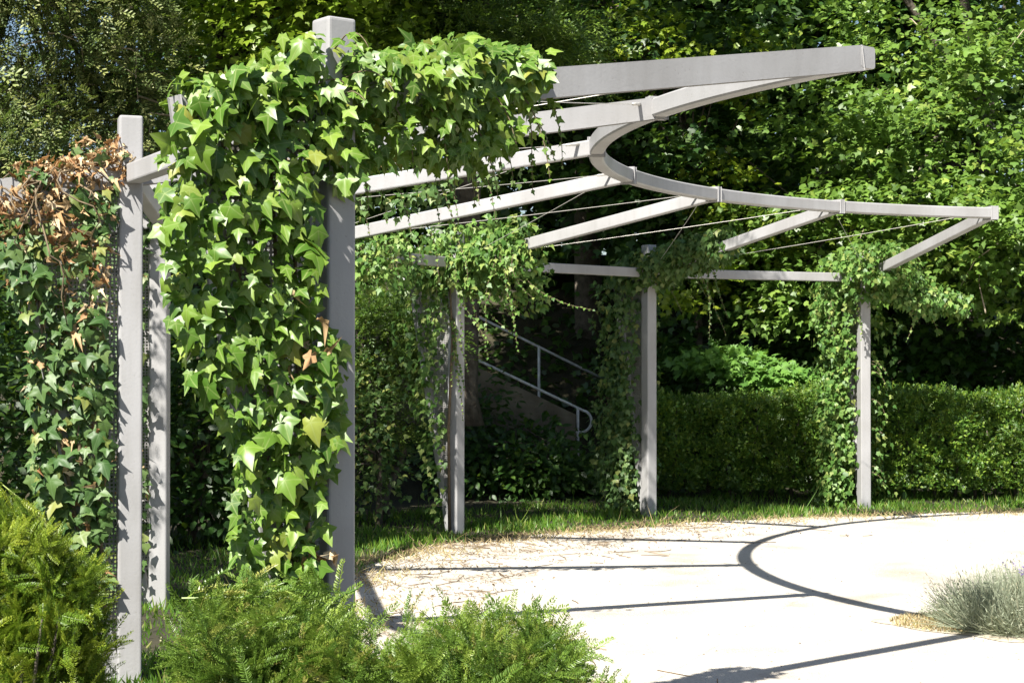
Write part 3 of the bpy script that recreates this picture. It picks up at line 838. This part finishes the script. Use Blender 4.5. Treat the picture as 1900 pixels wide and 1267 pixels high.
def tuft_mesh(name, mat, seed, L=.22, subs=8, slen=.085):
    """a bushy yew branch: short side branchlets all round, each with a few dense shoots"""
    rg = np.random.default_rng(seed); acc = Acc()
    t = np.linspace(0, 1, 6)[:, None]; bend = rg.normal(0, .03, 2)
    ax = np.concatenate([bend[0] * t * t, t * L, bend[1] * t * t], 1); tube(acc, ax[1:], np.linspace(.0025, .0015, 5), 4, .98)
    pos = []; tip = []; nor = []; sc = []
    def shoot(p, d, l):
        pos.append(p); tip.append(d); nor.append(nrm(np.array([0, 0, 1.0]) + rg.normal(0, .3, 3))); sc.append(l)
    for k in range(subs):
        u = .25 + .75 * k / (subs - 1); p = np.array([bend[0] * u * u, u * L, bend[1] * u * u])
        sg = 1 if k % 2 else -1; a = math.radians(rg.uniform(30, 62)) * (1.15 - .7 * u)
        d = nrm(np.array([sg * math.sin(a), math.cos(a), rg.normal(.12, .3)])); sl = rg.uniform(.05, .10) * (1.2 - .5 * u)
        e = p + d * sl; tube(acc, [p, (p + e) / 2, e], .0018, 3, .98)
        shoot(e, d, slen * rg.uniform(.75, 1.1))
        for q in (.35, .7):
            for s2 in (-1, 1):
                side = nrm(np.cross(d, [0, 0, 1.0])) * s2; b = math.radians(rg.uniform(35, 60))
                shoot(p + d * sl * q, nrm(d * math.cos(b) + side * math.sin(b) + np.array([0, 0, rg.normal(.1, .2)])), slen * rg.uniform(.6, 1.0))
    pos, tip, nor, sc = map(np.array, (pos, tip, nor, sc)); w = rg.integers(0, len(SPRIG), len(pos)); base_t = rg.random() * .3
    for k in range(len(SPRIG)):
        q = w == k; acc.add(SPRIG[k], pos[q], tip[q], nor[q], sc[q], tint=base_t + rg.random(q.sum()) * .5)
    m = acc.mesh(name, smooth=False); m.materials.append(M[mat]); return m


SP_C = [tuft_mesh('branch', 'yew', 40 + s, L=.17 + .02 * s) for s in range(6)]
SP_L = [tuft_mesh('branch', 'yew_left', 60 + s, L=.16 + .02 * s, slen=.075) for s in range(5)]
yew_bush('spreading fresh green yew bush in front of the nearest post', (-.55, 5.1, 0), SP_C,
         [(-.97, .78), (-.92, .93), (-.82, .99), (-.7, .95), (-.55, .86), (-.45, .86), (-.36, .78), (-.25, .84), (-.12, .88), (.0, .84), (.10, .84), (.22, .74), (.36, .58)], .38, 300, scale=1.15, seed=3)
yew_bush('bushy yellow green yew at the bottom left corner', (-2.1, 7.0, 0), SP_L,
         [(-2.7, 1.08), (-2.3, 1.06), (-2.05, .99), (-1.95, .95), (-1.8, .9), (-1.73, .74), (-1.70, .5)], .38, 300, scale=1.3, seed=4)

# ------------------------------------------------------------------ clipped hedge
hedge = empty('clipped_hedge', (6, 20.6, 0), 'clipped green hedge running behind the right posts to the right edge', 'hedge')
acc = Acc()
hx0, hx1, hy, hd, hh_ = 1.55, 11.5, 20.75, .5, 1.27


def hedge_y(x): return hy + .02 * (x - 4) ** 2 * (x < 4) * 0 + .05 * np.sin(x * 1.1)


def hedge_top(x): return hh_ + .04 * np.sin(x * 1.9) + .025 * np.sin(x * 5.3) - .05 * (x < 3.2)


N = 15000
x = RNG.uniform(hx0, hx1, N); face = RNG.random(N)
z = RNG.uniform(.1, 1, N) ** .9 * hedge_top(x); y = hedge_y(x) - hd + RNG.normal(0, .045, N) + .09 * np.sin(x * 7 + z * 9) * np.cos(z * 6 - x * 4) + .05 * np.sin(x * 13 - z * 11)
onb = face > .72; z[onb] = hedge_top(x[onb]) + RNG.normal(0, .035, onb.sum()); y[onb] = hedge_y(x[onb]) + RNG.uniform(-hd, hd, onb.sum())
no = np.tile([0, -1.0, .25], (N, 1)); no[onb] = (0, -.2, 1)
tip = nrm(no * .7 + RNG.normal(0, .55, (N, 3)) + np.array([0, 0, .25])); nor = nrm(RNG.normal(0, .6, (N, 3)) + UP * .6 + np.array(SUNV) * .4)
h2 = N // 4
acc.add(SPRIG_FAR[0], np.stack([x, y, z], 1)[:h2] - tip[:h2] * .05, tip[:h2], nor[:h2], RNG.uniform(.08, .13, h2))
for rep in range(2):
    jj = np.stack([x, y, z], 1) + RNG.normal(0, .03, (N, 3)); acc.add(OVAL[0], jj, tip + RNG.normal(0, .3, (N, 3)), nor * .6 + no * .4 + RNG.normal(0, .3, (N, 3)), RNG.uniform(.035, .06, N))
q = slice(h2, 2 * h2)
acc.add(SPRIG_FAR[1], np.stack([x, y, z], 1)[q] - tip[q] * .05, tip[q], nor[q], RNG.uniform(.09, .15, h2))
tag(link('foliage', acc.mesh('foliage', False), M['hedge'], hedge), kind='stuff')
acc = Acc()
for k in range(40):
    bx = hx0 + .12 + (hx1 - hx0 - .2) * k / 39
    P = np.array([(bx, hedge_y(bx), 0), (bx + RNG.normal(0, .05), hedge_y(bx) + RNG.normal(0, .05), .5), (bx + RNG.normal(0, .1), hedge_y(bx) + RNG.normal(0, .1), 1.1)])
    acc = Acc(); tube(acc, P, [.025, .018, .006], 5); link('stem', acc.mesh('stem'), M['bark'], hedge)
# inner leaves so that the hedge is not hollow
acc = Acc(); N = 5000
x = RNG.uniform(hx0, hx1, N)
pos = np.stack([x, hedge_y(x) + RNG.uniform(-hd * .9, hd, N), RNG.uniform(.08, 1, N) * hedge_top(x)], 1)
acc.add(OVAL[0], pos, RNG.normal(0, 1, (N, 3)), RNG.normal(0, 1, (N, 3)), RNG.uniform(.07, .13, N))
tag(link('inner_foliage', acc.mesh('inner_foliage'), M['hedge'], hedge), kind='stuff')


# ------------------------------------------------------------------ trees
def tree(name, label, cat, base, crowns, n_cl, per, size, mat, tmpl, trunk=(.16, 3.0), cl_r=.45, flat=.45, limbs=14, seed=0, surf=.55, droop=.15, group=None, twig=None, boughs=0, bough_r=.55):
    """crowns: list of (cx,cy,cz, rx,ry,rz, weight); leaves grow in clusters at the ends of limbs"""
    rg = np.random.default_rng(seed)
    base = np.array(base, float)
    root = empty(name, tuple(base), label, cat, group)
    w = np.array([c[6] for c in crowns], float); w /= w.sum()
    ci = rg.choice(len(crowns), n_cl, p=w)
    d = nrm(rg.normal(0, 1, (n_cl, 3))); rr = np.where(rg.random(n_cl) < surf, rg.uniform(.8, 1.03, n_cl), rg.random(n_cl) ** .45)
    cr = np.array([c[:6] for c in crowns])[ci]
    cen = cr[:, :3] + d * rr[:, None] * cr[:, 3:6]
    if boughs:
        nb = int(boughs); own = rg.integers(0, nb, n_cl); inner = rg.random(n_cl) < .06
        bc = cen[:nb].copy(); bd = d[:nb]; bs = rg.uniform(.6, 1.3, nb) * bough_r
        o = rg.normal(0, 1, (n_cl, 3)) * [.55, .55, .38]
        c2 = bc[own] + o * bs[own][:, None]
        cen = np.where(inner[:, None], cen, c2); d = np.where(inner[:, None], d, bd[own])
    cen[:, 2] = np.maximum(cen[:, 2], .25)
    outw = nrm(d * [1, 1, .4] + UP * .15)
    N = n_cl * per
    c2 = np.repeat(cen, per, 0); o2 = np.repeat(outw, per, 0)
    cs = np.repeat(rg.uniform(.6, 1.25, n_cl) * cl_r, per)
    off = rg.normal(0, 1, (N, 3)) * [1, 1, flat] * .5
    pos = c2 + off * cs[:, None]
    pos[:, 2] -= droop * (off[:, 0] ** 2 + off[:, 1] ** 2) * cs
    pos[:, 2] = np.maximum(pos[:, 2], .03)
    tip = nrm(o2 * .6 + off * .6 + rg.normal(0, .45, (N, 3)) - UP * .35)
    nor = nrm(UP * .45 + np.array(SUNV) * .65 + o2 * .3 + rg.normal(0, .4, (N, 3)))
    acc = Acc(); wi = rg.integers(0, len(tmpl), N)
    sz = rg.uniform(size[0], size[1], N)
    tint = np.clip(np.repeat(rg.random(n_cl), per) * .6 + rg.random(N) * .4, 0, .999)
    for k in range(len(tmpl)):
        q = wi == k; acc.add(tmpl[k], pos[q], tip[q], nor[q], sz[q], tint=tint[q])
    tag(link('crown', acc.mesh('crown'), M[mat], root), kind='stuff')
    if trunk:
        acc = Acc(); top = base + UP * trunk[1] + np.array([rg.normal(0, .2), rg.normal(0, .2), 0])
        mid = (base + top) / 2 + rg.normal(0, .08, 3)
        tube(acc, [base - UP * .1, base + UP * .25, mid, top], [trunk[0] * 1.5, trunk[0] * 1.05, trunk[0] * .85, trunk[0] * .6], 9)
        far = rg.choice(n_cl, min(limbs, n_cl), replace=False)
        for f in far:
            t0 = rg.uniform(.45, 1.0); s0 = base * (1 - t0) + top * t0; e = cen[f]
            m1 = s0 * .5 + e * .5 + UP * .12 * np.linalg.norm(e - s0) + rg.normal(0, .08, 3)
            r0 = trunk[0] * .45
            tube(acc, [s0, s0 * .6 + m1 * .4, m1, m1 * .4 + e * .6, e], [r0, r0 * .75, r0 * .5, r0 * .3, .006], 6)
        link('trunk', acc.mesh('trunk'), M['bark'], root)
    if twig:
        acc = Acc()
        for f in rg.choice(n_cl, min(twig, n_cl), replace=False):
            e = cen[f]; dd = nrm(rg.normal(0, 1, 3) * [1, 1, .6] - UP * .2); L = rg.uniform(.25, .8)
            tube(acc, [e - dd * L * .5, e + rg.normal(0, .05, 3), e + dd * L * .5 - UP * .08], [.012, .008, .003], 4)
        tag(link('bare_twig', acc.mesh('bare_twig'), M['twig'], root), kind='stuff')
    return root


# big field maple, sunlit, right
tree('field_maple', 'tall sunlit field maple with small bright leaves filling the upper right', 'tree', (6.6, 24.2, 1.0),
     [(5.4, 22.6, 4.5, 1.9, 1.5, 2.0, 3), (4.3, 22.3, 3.4, 1.1, 1.0, 1.0, 1.4), (7.4, 22.8, 5.4, 2.2, 1.8, 2.8, 3), (6.2, 24, 7.8, 3.0, 2.6, 3, 3), (6.2, 21.5, 3.3, 2.0, .9, .8, 2.2), (3.9, 22.9, 2.9, .7, .7, .5, .4)],
     1120, 31, (.08, .125), 'maple', FAR, trunk=(.2, 5.0), cl_r=.36, seed=21, surf=.9, twig=40, boughs=95, bough_r=.68)
# fresh maple, top left of centre
tree('maple_tree', 'bright yellow green maple crown above the nearest post', 'tree', (-3.2, 19.5, 1.0),
     [(-2.6, 18.3, 5.4, 1.5, 1.4, 1.5, 2), (-2.2, 18.6, 7.6, 2.6, 2.4, 2.2, 2), (-1.5, 18.6, 5.7, 1.0, 1.0, .6, .6)], 560, 30, (.08, .13), 'maple_bright', FAR, trunk=(.16, 4.5), cl_r=.5, seed=22, surf=.7)
# dark maple, middle
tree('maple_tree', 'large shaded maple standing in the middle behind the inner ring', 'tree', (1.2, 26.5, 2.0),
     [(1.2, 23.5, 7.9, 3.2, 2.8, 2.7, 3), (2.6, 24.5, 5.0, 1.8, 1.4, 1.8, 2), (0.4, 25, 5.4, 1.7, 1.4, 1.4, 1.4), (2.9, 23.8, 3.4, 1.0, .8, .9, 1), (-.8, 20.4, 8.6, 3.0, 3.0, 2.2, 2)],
     1150, 30, (.10, .15), 'leaf_shaded', FAR, trunk=(.22, 6.5), cl_r=.55, seed=23, surf=.7, boughs=90, bough_r=1.0)
# fresh foliage catching sun inside it
tree('maple_tree', 'young maple with a few sunlit leaf sprays left of the tall field maple', 'tree', (2.6, 23.4, 1.2),
     [(2.75, 22.8, 4.0, .55, .4, .5, 1), (2.9, 22.8, 3.2, .5, .4, .35, 1), (3.1, 22.6, 5.6, .5, .5, .4, .7), (1.8, 23.0, 5.9, .6, .5, .3, .7), (2.5, 22.6, 2.5, .5, .4, .3, .7)],
     110, 24, (.09, .14), 'maple_bright', MAPLE, trunk=(.06, 4.2), cl_r=.34, flat=.3, seed=24, limbs=22, boughs=26, bough_r=.45)
# conifers with drooping olive sprays, top left
tree('conifer_tree', 'feathery olive conifer with pale bare twigs at the top left corner', 'tree', (-5.6, 17.5, .2),
     [(-4.7, 16.4, 5.4, 1.35, 1.1, 1.3, 3), (-4.9, 16.6, 3.9, 1.3, .9, .8, 1.5), (-5.4, 17.2, 7.4, 2.0, 1.8, 1.8, 2), (-3.7, 16.6, 4.4, .5, .5, .7, .5)], 420, 26, (.12, .22), 'yew_far', SPRIG_FAR, trunk=(.16, 7.0), cl_r=.42, flat=.6, seed=25, droop=.5, surf=.4, limbs=30, twig=170)
tree('conifer_tree', 'dark green yew tree with layered boughs at the top centre', 'tree', (-.6, 20.4, 1.0),
     [(-.6, 18.8, 5.6, 1.3, 1.2, .6, 1.4), (.1, 18.6, 5.2, .7, .6, .3, .7), (-2.2, 18.6, 7.8, 1.8, 2.6, 1.9, 2.0), (-.75, 15.4, 6.7, 1.5, 1.2, .8, 3.4)], 440, 24, (.15, .24), 'conifer', SPRIG_FAR, trunk=(.18, 7.0), cl_r=.55, flat=.3, seed=26, droop=.35)  # last crown is an unseen bough, added to shade hedge and ivy
tree('conifer_tree', 'olive conifer mostly out of view at the left, added to shade the left posts', 'tree', (-5.3, 11.4, 0),  # stands mostly out of view, added to cast shade on the posts
     [(-4.6, 10.2, 4.3, 1.3, 1.1, 1.1, 2), (-5.2, 11.2, 6.2, 1.7, 1.6, 1.6, 2), (-3.7, 13.2, 6.1, 1.2, 1.0, .8, 1.6)], 210, 26, (.12, .22), 'yew_far', SPRIG_FAR, trunk=(.14, 6.0), cl_r=.42, flat=.6, seed=35, droop=.5, surf=.4, limbs=24)  # last crown added above the view to shade the yew shrub
# shrubs behind the pergola
tree('yew_shrub', 'yellow green yew shrub left of the post beside the stair', 'shrub', (-1.35, 18.0, 0),
     [(-1.3, 17.9, 1.95, .55, .4, .45, 2), (-1.45, 18.0, 1.2, .6, .4, .7, 1)], 110, 26, (.10, .16), 'conifer', SPRIG_FAR, trunk=(.05, 1.6), cl_r=.3, seed=27)
tree('ivy_shrub', 'ivy mound low beside the yew shrub', 'shrub', (-1.35, 17.2, 0),
     [(-1.4, 17.3, .9, .42, .3, .8, 2), (-1.9, 17.4, .9, .4, .3, .8, 1)], 80, 26, (.05, .09), 'ivy_dark', SMALLIVY, trunk=(.03, 1.2), cl_r=.3, flat=.8, seed=28)
tree('low_shrub', 'pale green broad leaved shrub lit by a sun patch above the hedge', 'shrub', (3.1, 22.4, .4),
     [(2.75, 21.9, 1.68, .5, .3, .12, 1.6), (3.3, 21.8, 1.5, .5, .3, .15, 1.3), (3.7, 21.7, 1.33, .35, .3, .12, .7)], 130, 24, (.09, .15), 'low', MAPLE, trunk=(.03, .9), cl_r=.32, flat=.25, seed=29, surf=.3)
tree('dark_shrub', 'dark shrub in front of the stair between two posts', 'shrub', (.55, 20.8, 0),
     [(.4, 20.8, .3, .8, .4, .3, 2), (-.4, 20.8, .4, .6, .4, .4, 1), (-.55, 21.5, .95, .45, .3, .6, 1.2), (.2, 21.4, .55, .5, .25, .35, .9)], 180, 26, (.08, .13), 'leaf_shaded', OVAL, trunk=(.03, .7), cl_r=.35, flat=.8, seed=30)
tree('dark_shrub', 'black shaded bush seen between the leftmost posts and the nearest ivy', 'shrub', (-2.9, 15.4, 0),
     [(-2.7, 15.4, .9, .75, .5, .95, 2), (-3.6, 15.0, 1.1, .8, .5, 1.1, 2), (-4.6, 14.4, 1.2, .8, .5, 1.2, 2)], 260, 28, (.08, .13), 'leaf_shaded', OVAL, trunk=(.04, 1.2), cl_r=.4, flat=.8, seed=36)
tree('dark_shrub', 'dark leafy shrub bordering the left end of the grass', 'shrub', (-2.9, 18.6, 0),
     [(-3.2, 18.6, 1.5, 1.4, .7, 1.5, 2), (-5.2, 18.4, 1.4, 1.5, .8, 1.5, 2), (-4.4, 19.2, 2.2, 2.0, .8, 1.2, 1)], 420, 28, (.09, .14), 'leaf_shaded', OVAL, trunk=(.05, 2.0), cl_r=.45, flat=.8, seed=31)
tree('ivy_bank', 'dark green ivy growing over the bank right of the stair', 'shrub', (4.6, 22.6, .3),
     [(2.0, 23.2, 1.2, .7, .5, .8, 1), (4.6, 23.4, 1.6, 1.7, .5, .8, 2), (7.2, 23.4, 1.6, 1.7, .5, .9, 2)], 420, 26, (.09, .14), 'leaf_shaded', FAR, trunk=None, cl_r=.4, flat=.8, seed=32)
acc = Acc(); N = 6000
x = RNG.uniform(-6, 9, N); y = RNG.uniform(21.0, 27, N)
keep = ~((x > -3.2) & (x < 1.4) & (y > 22.0) & (y < 24.2)); x, y = x[keep], y[keep]; N = len(x)
pos = np.stack([x, y, np.array([ground_z(a, b) for a, b in zip(x, y)]) + RNG.uniform(.03, .16, N)], 1)
acc.add(FAR[0], pos, nrm(RNG.normal(0, 1, (N, 3)) - UP * .3), nrm(RNG.normal(0, .4, (N, 3)) + UP + np.array([0, -.6, 0])), RNG.uniform(.10, .17, N))
tag(link('ground_cover', acc.mesh('ground_cover'), M['leaf_shaded']), 'dark leafy ground cover on the wooded bank behind', 'ground cover', kind='stuff')
# the wood behind
for k, (bx, by, s) in enumerate([(-8.5, 26, 1.0), (-4.6, 28.5, 1.1), (-1.0, 30, 1.2), (3.2, 30.5, 1.2), (7.4, 30, 1.2), (11.5, 28, 1.1), (1.1, 28.6, 1.0), (5.4, 28.5, 1.0)]):
    low = 3.6 if k == 0 else 9.5
    z0 = ground_z(bx, by)
    cr = [(bx, by - .6, z0 + 1.6, 2.6, 1.2, 1.9, 2)]
    if k: cr += [(bx, by, z0 + 4.6, 2.7, 1.6, 2.2, 2.5), (bx, by - .5, z0 + 8.2, 3.0, 2.2, 2.6, 2.5)]
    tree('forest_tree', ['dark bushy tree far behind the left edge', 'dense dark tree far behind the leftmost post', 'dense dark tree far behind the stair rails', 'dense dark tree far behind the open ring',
                         'dense dark tree far behind the field maple', 'dense dark tree beyond the right edge of the hedge', 'dense dark tree far behind the second post from the right', 'dense dark tree far behind the rightmost post'][k], 'tree', (bx, by, z0), cr, 260 if k == 0 else 560, 10, (.24, .38), 'leaf_shaded', FAR,
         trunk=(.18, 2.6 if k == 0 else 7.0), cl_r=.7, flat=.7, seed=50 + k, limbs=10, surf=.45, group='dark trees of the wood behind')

# ------------------------------------------------------------------ stair with rails
stair = empty('stair', (0.9, 23, 0), 'concrete garden stair climbing to the left behind the pergola', 'stair')
for k in range(9):
    x1 = 1.15 - k * .34; z1 = .16 * (k + 1) + .0
    link('step', bar_mesh('step', (x1 - .36, 23.15, z1 - .09), (x1, 23.15, z1 - .09), 1.9, .18, .012), M['concrete'], stair)
bm = bmesh.new()
q = [(.83, -.1), (.83, .98), (-2.2, 2.44), (-2.2, -.1)]
va = [bm.verts.new((x, 22.08, z)) for x, z in q]; vb = [bm.verts.new((x, 22.2, z)) for x, z in q]
bm.faces.new(va); bm.faces.new(vb[::-1])
for k in range(4): bm.faces.new((va[k], vb[k], vb[(k + 1) % 4], va[(k + 1) % 4]))
bmesh.ops.recalc_face_normals(bm, faces=bm.faces[:])
me = bpy.data.meshes.new('cheek_wall'); bm.to_mesh(me); bm.free(); link('cheek_wall', me, M['concrete'], stair)


def rail(label, Y, x0, z0, x1, z1, posts, curl):
    root = empty('handrail', (x0, Y, 0), label, 'handrail')
    acc = Acc()
    P = [np.array([x1, Y, z1]), np.array([x0 + (x1 - x0) * .5, Y, z0 + (z1 - z0) * .5]), np.array([x0, Y, z0])]
    if curl:
        r = .145; c = np.array([x0 - .035, Y, z0 - r * .95])
        for a in np.linspace(62, -90, 12): P.append(c + r * np.array([math.cos(math.radians(a)), 0, math.sin(math.radians(a))]))
        P.append(np.array([x0 - .19, Y, z0 - r * 1.95]))
    P2 = [P[0]]
    for p in P[1:]: P2.append(p)
    tube(acc, P2, .019, 8); link('rail', acc.mesh('rail'), M['rail'], root)
    for (px, zb) in posts:
        zt = z0 + (px - x0) / (x1 - x0) * (z1 - z0)
        acc = Acc(); tube(acc, [(px, Y, zb), (px, Y, (zb + zt) / 2), (px, Y, zt)], .02, 8); link('post', acc.mesh('post'), M['rail'], root)


rail('white tube handrail with a rounded end on the near side of the stair', 22.14, .93, 1.03, -.95, 1.93, [(.86, .25), (-.5, .9)], True)
rail('white tube handrail along the far side of the stair', 24.15, 1.35, 1.40, -1.6, 2.87, [(.385, .45), (-1.0, 1.2)], False)

# ------------------------------------------------------------------ grass, litter, lavender
acc = Acc(); N = 52000
th = RNG.uniform(math.radians(60), math.radians(215), N)
er = np.array([edge_r(t) for t in th])
r = er - .12 + 2.9 * RNG.random(N) ** 1.3
x = CX + r * np.cos(th); y = CY + r * np.sin(th)
patch = np.sin(x * 3.1 + 2 * np.sin(y * 2.3)) * .5 + .5
fade = np.clip((r - er + .12) / .5, .12, 1)
keep = RNG.random(N) < (.35 + .65 * patch) * fade
x, y, r, er, patch = x[keep], y[keep], r[keep], er[keep], patch[keep]; N = len(x)
z = np.array([ground_z(a, b) for a, b in zip(x, y)]) + .004
tip = nrm(np.stack([RNG.normal(0, .45, N), RNG.normal(0, .45, N), np.ones(N)], 1)); nor = nrm(RNG.normal(0, 1, (N, 3)) * [1, 1, .1] + np.array([0, -.6, 0]))
hgt = RNG.uniform(.04, .10, N) * (.6 + .6 * patch); tl = RNG.random(N) < .006; hgt[tl] = RNG.uniform(.2, .38, tl.sum())
acc.add(BLADE, np.stack([x, y, z], 1), tip, nor, hgt, wscale=np.where(tl, .006, .011))
tag(link('grass', acc.mesh('grass'), M['grass']), 'strip of green grass under the far posts', 'grass', kind='stuff')

acc = Acc(); N = 10500
th = RNG.uniform(math.radians(60), math.radians(225), N)
er = np.array([edge_r(t) for t in th])
r = er + RNG.normal(-.02, .22, N) - .5 * RNG.random(N) ** 3
x = CX + r * np.cos(th); y = CY + r * np.sin(th)
patch = np.sin(x * 4.1 + 2 * np.sin(y * 3.3)) * .5 + .5
keep = RNG.random(N) < .25 + .75 * patch; x, y = x[keep], y[keep]; N = len(x)
tip = nrm(np.stack([RNG.normal(0, .9, N), RNG.normal(0, .9, N), np.ones(N) * .7], 1)); nor = nrm(RNG.normal(0, 1, (N, 3)) + UP * .4)
hgt = RNG.uniform(.03, .09, N); tl = RNG.random(N) < .01; hgt[tl] = RNG.uniform(.15, .3, tl.sum())
acc.add(BLADE, np.stack([x, y, np.full(N, .003)], 1), tip, nor, hgt, wscale=.007)
tag(link('dry_grass', acc.mesh('dry_grass'), M['dry']), 'dry straw coloured grass along the gravel edge', 'grass', kind='stuff')

# litter of dry leaves and twigs on the gravel under the rafters
acc = Acc(); N = 1500
th = RNG.uniform(math.radians(118), math.radians(235), N); r = 7.6 - 1.9 * RNG.random(N) ** 2.6
pos = np.stack([CX + r * np.cos(th), CY + r * np.sin(th), np.full(N, .012)], 1)
acc.add(DEAD[0], pos, RNG.normal(0, 1, (N, 3)) * [1, 1, .15], RNG.normal(0, .4, (N, 3)) + UP, RNG.uniform(.012, .034, N))
for k in range(160):
    t = RNG.uniform(math.radians(115), math.radians(230)); rr = 7.4 - 2 * RNG.random() ** 1.5
    p = np.array([CX + rr * math.cos(t), CY + rr * math.sin(t), .008]); d = RNG.normal(0, 1, 3) * [1, 1, .05]; d = nrm(d) * RNG.uniform(.05, .2)
    tube(acc, [p - d, p + RNG.normal(0, .01, 3) * [1, 1, .3], p + d], .003, 4, RNG.random())
tag(link('leaf_litter', acc.mesh('leaf_litter'), M['litter']), 'dry leaves and twigs strewn over the gravel under the rafters', 'leaf litter', kind='stuff')

acc = Acc(); N = 15000
th = RNG.uniform(math.radians(125), math.radians(225), N); r = 7.7 - 1.7 * RNG.random(N) ** 1.8
x = CX + r * np.cos(th); y = CY + r * np.sin(th); keep = RNG.random(N) < .15 + .85 * (np.sin(x * 5 + 3 * np.sin(y * 4)) * .5 + .5) ** 2
x, y = x[keep], y[keep]; N = len(x)
acc.add(BLADE, np.stack([x, y, np.full(N, .006)], 1), nrm(RNG.normal(0, 1, (N, 3)) * [1, 1, .12]), nrm(RNG.normal(0, .5, (N, 3)) + UP), RNG.uniform(.03, .09, N), wscale=.006)
tag(link('needle_litter', acc.mesh('needle_litter'), M['litter']), 'fine brown needles scattered on the gravel below the left rafters', 'leaf litter', kind='stuff')

# grit lying loose on the gravel
acc = Acc(); N = 5200
a = RNG.uniform(0, 2 * np.pi, N); r = 7.3 * np.sqrt(RNG.random(N))
x = CX + r * np.cos(a); y = CY + r * np.sin(a); keep = (x < 6.5) & (y < 19) & (y > 7); x, y = x[keep], y[keep]; N = len(x)
PEB = (np.array([(.5, 0, .1), (0, .4, .1), (-.45, .05, .1), (.05, -.45, .1), (.05, 0, .45)]), np.array([(0, 1, 4), (1, 2, 4), (2, 3, 4), (3, 0, 4)]), np.zeros(5))
acc.add(PEB, np.stack([x, y, np.full(N, -.001)], 1), nrm(RNG.normal(0, 1, (N, 3)) * [1, 1, 0] + 1e-4), np.tile([0, 0, 1.0], (N, 1)), RNG.uniform(.006, .022, N))
tag(link('grit', acc.mesh('grit', False), M['grit']), 'small loose stones scattered over the pale gravel', 'grit', kind='stuff')

# lavender
lav = empty('lavender', (3.35, 10.65, 0), 'grey green lavender clump in the gravel at the right edge', 'lavender')
acc = Acc(); fl = Acc(); N = 9500
cen = np.array([3.38, 10.55])
a = RNG.uniform(0, 2 * np.pi, N); rr = np.sqrt(RNG.random(N))
bx = cen[0] + .62 * rr * np.cos(a); by = cen[1] + .42 * rr * np.sin(a)
out = np.stack([np.cos(a) * rr * .5, np.sin(a) * rr * .5, .9 - .35 * rr], 1); tip = nrm(out + RNG.normal(0, .3, (N, 3)))
hgt = RNG.uniform(.2, .5, N) * (1.1 - .33 * rr)
acc.add(BLADE, np.stack([bx, by, np.zeros(N)], 1), tip, nrm(RNG.normal(0, 1, (N, 3)) + np.array([0, -.5, 0])), hgt, wscale=.0055)
lp = np.stack([bx, by, np.zeros(N)], 1) + tip * (hgt * RNG.uniform(.4, 1, N))[:, None]
acc.add(OVAL[0], lp, nrm(tip + RNG.normal(0, .6, (N, 3))), RNG.normal(0, 1, (N, 3)), RNG.uniform(.02, .04, N), wscale=.011)
link_o = link('foliage', acc.mesh('foliage'), M['lav'], lav); tag(link_o, kind='stuff')
acc = Acc()
for k in range(24):
    j = int(RNG.integers(0, N)); d = nrm(out[j] + UP * .5 + RNG.normal(0, .15, 3)); L = RNG.uniform(.28, .5)
    p0 = np.array([bx[j], by[j], 0.05]); p1 = p0 + d * L
    tube(acc, [p0, (p0 + p1) / 2 + RNG.normal(0, .01, 3), p1], .0022, 4)
    for m in range(5):
        fl.add(OVAL[0], p1[None] + d * m * .011, nrm(RNG.normal(0, 1, (4, 3)) + d * 1.2)[:1], RNG.normal(0, 1, (1, 3)), [.017])
        fl.add(OVAL[0], p1[None] + d * m * .011, nrm(RNG.normal(0, 1, (4, 3)) + d * 1.2)[:1], RNG.normal(0, 1, (1, 3)), [.017])
tag(link('flower_stalk', acc.mesh('flower_stalk'), M['lav'], lav), kind='stuff')
tag(link('flower_spike', fl.mesh('flower_spike'), M['lavflower'], lav), kind='stuff')
# low moss at its foot
acc = Acc(); N = 2600
a = RNG.uniform(0, 2 * np.pi, N); rr = np.sqrt(RNG.random(N))
x = 2.95 + .55 * rr * np.cos(a); y = 10.75 + .42 * rr * np.sin(a)
acc.add(BLADE, np.stack([x, y, np.full(N, .004)], 1), nrm(np.stack([RNG.normal(0, .6, N), RNG.normal(0, .6, N), np.ones(N)], 1)), nrm(RNG.normal(0, 1, (N, 3))), RNG.uniform(.015, .05, N), wscale=.008)
tag(link('ground_cover', acc.mesh('ground_cover'), M['dry']), 'yellowish low growth at the foot of the lavender', 'ground cover', kind='stuff')
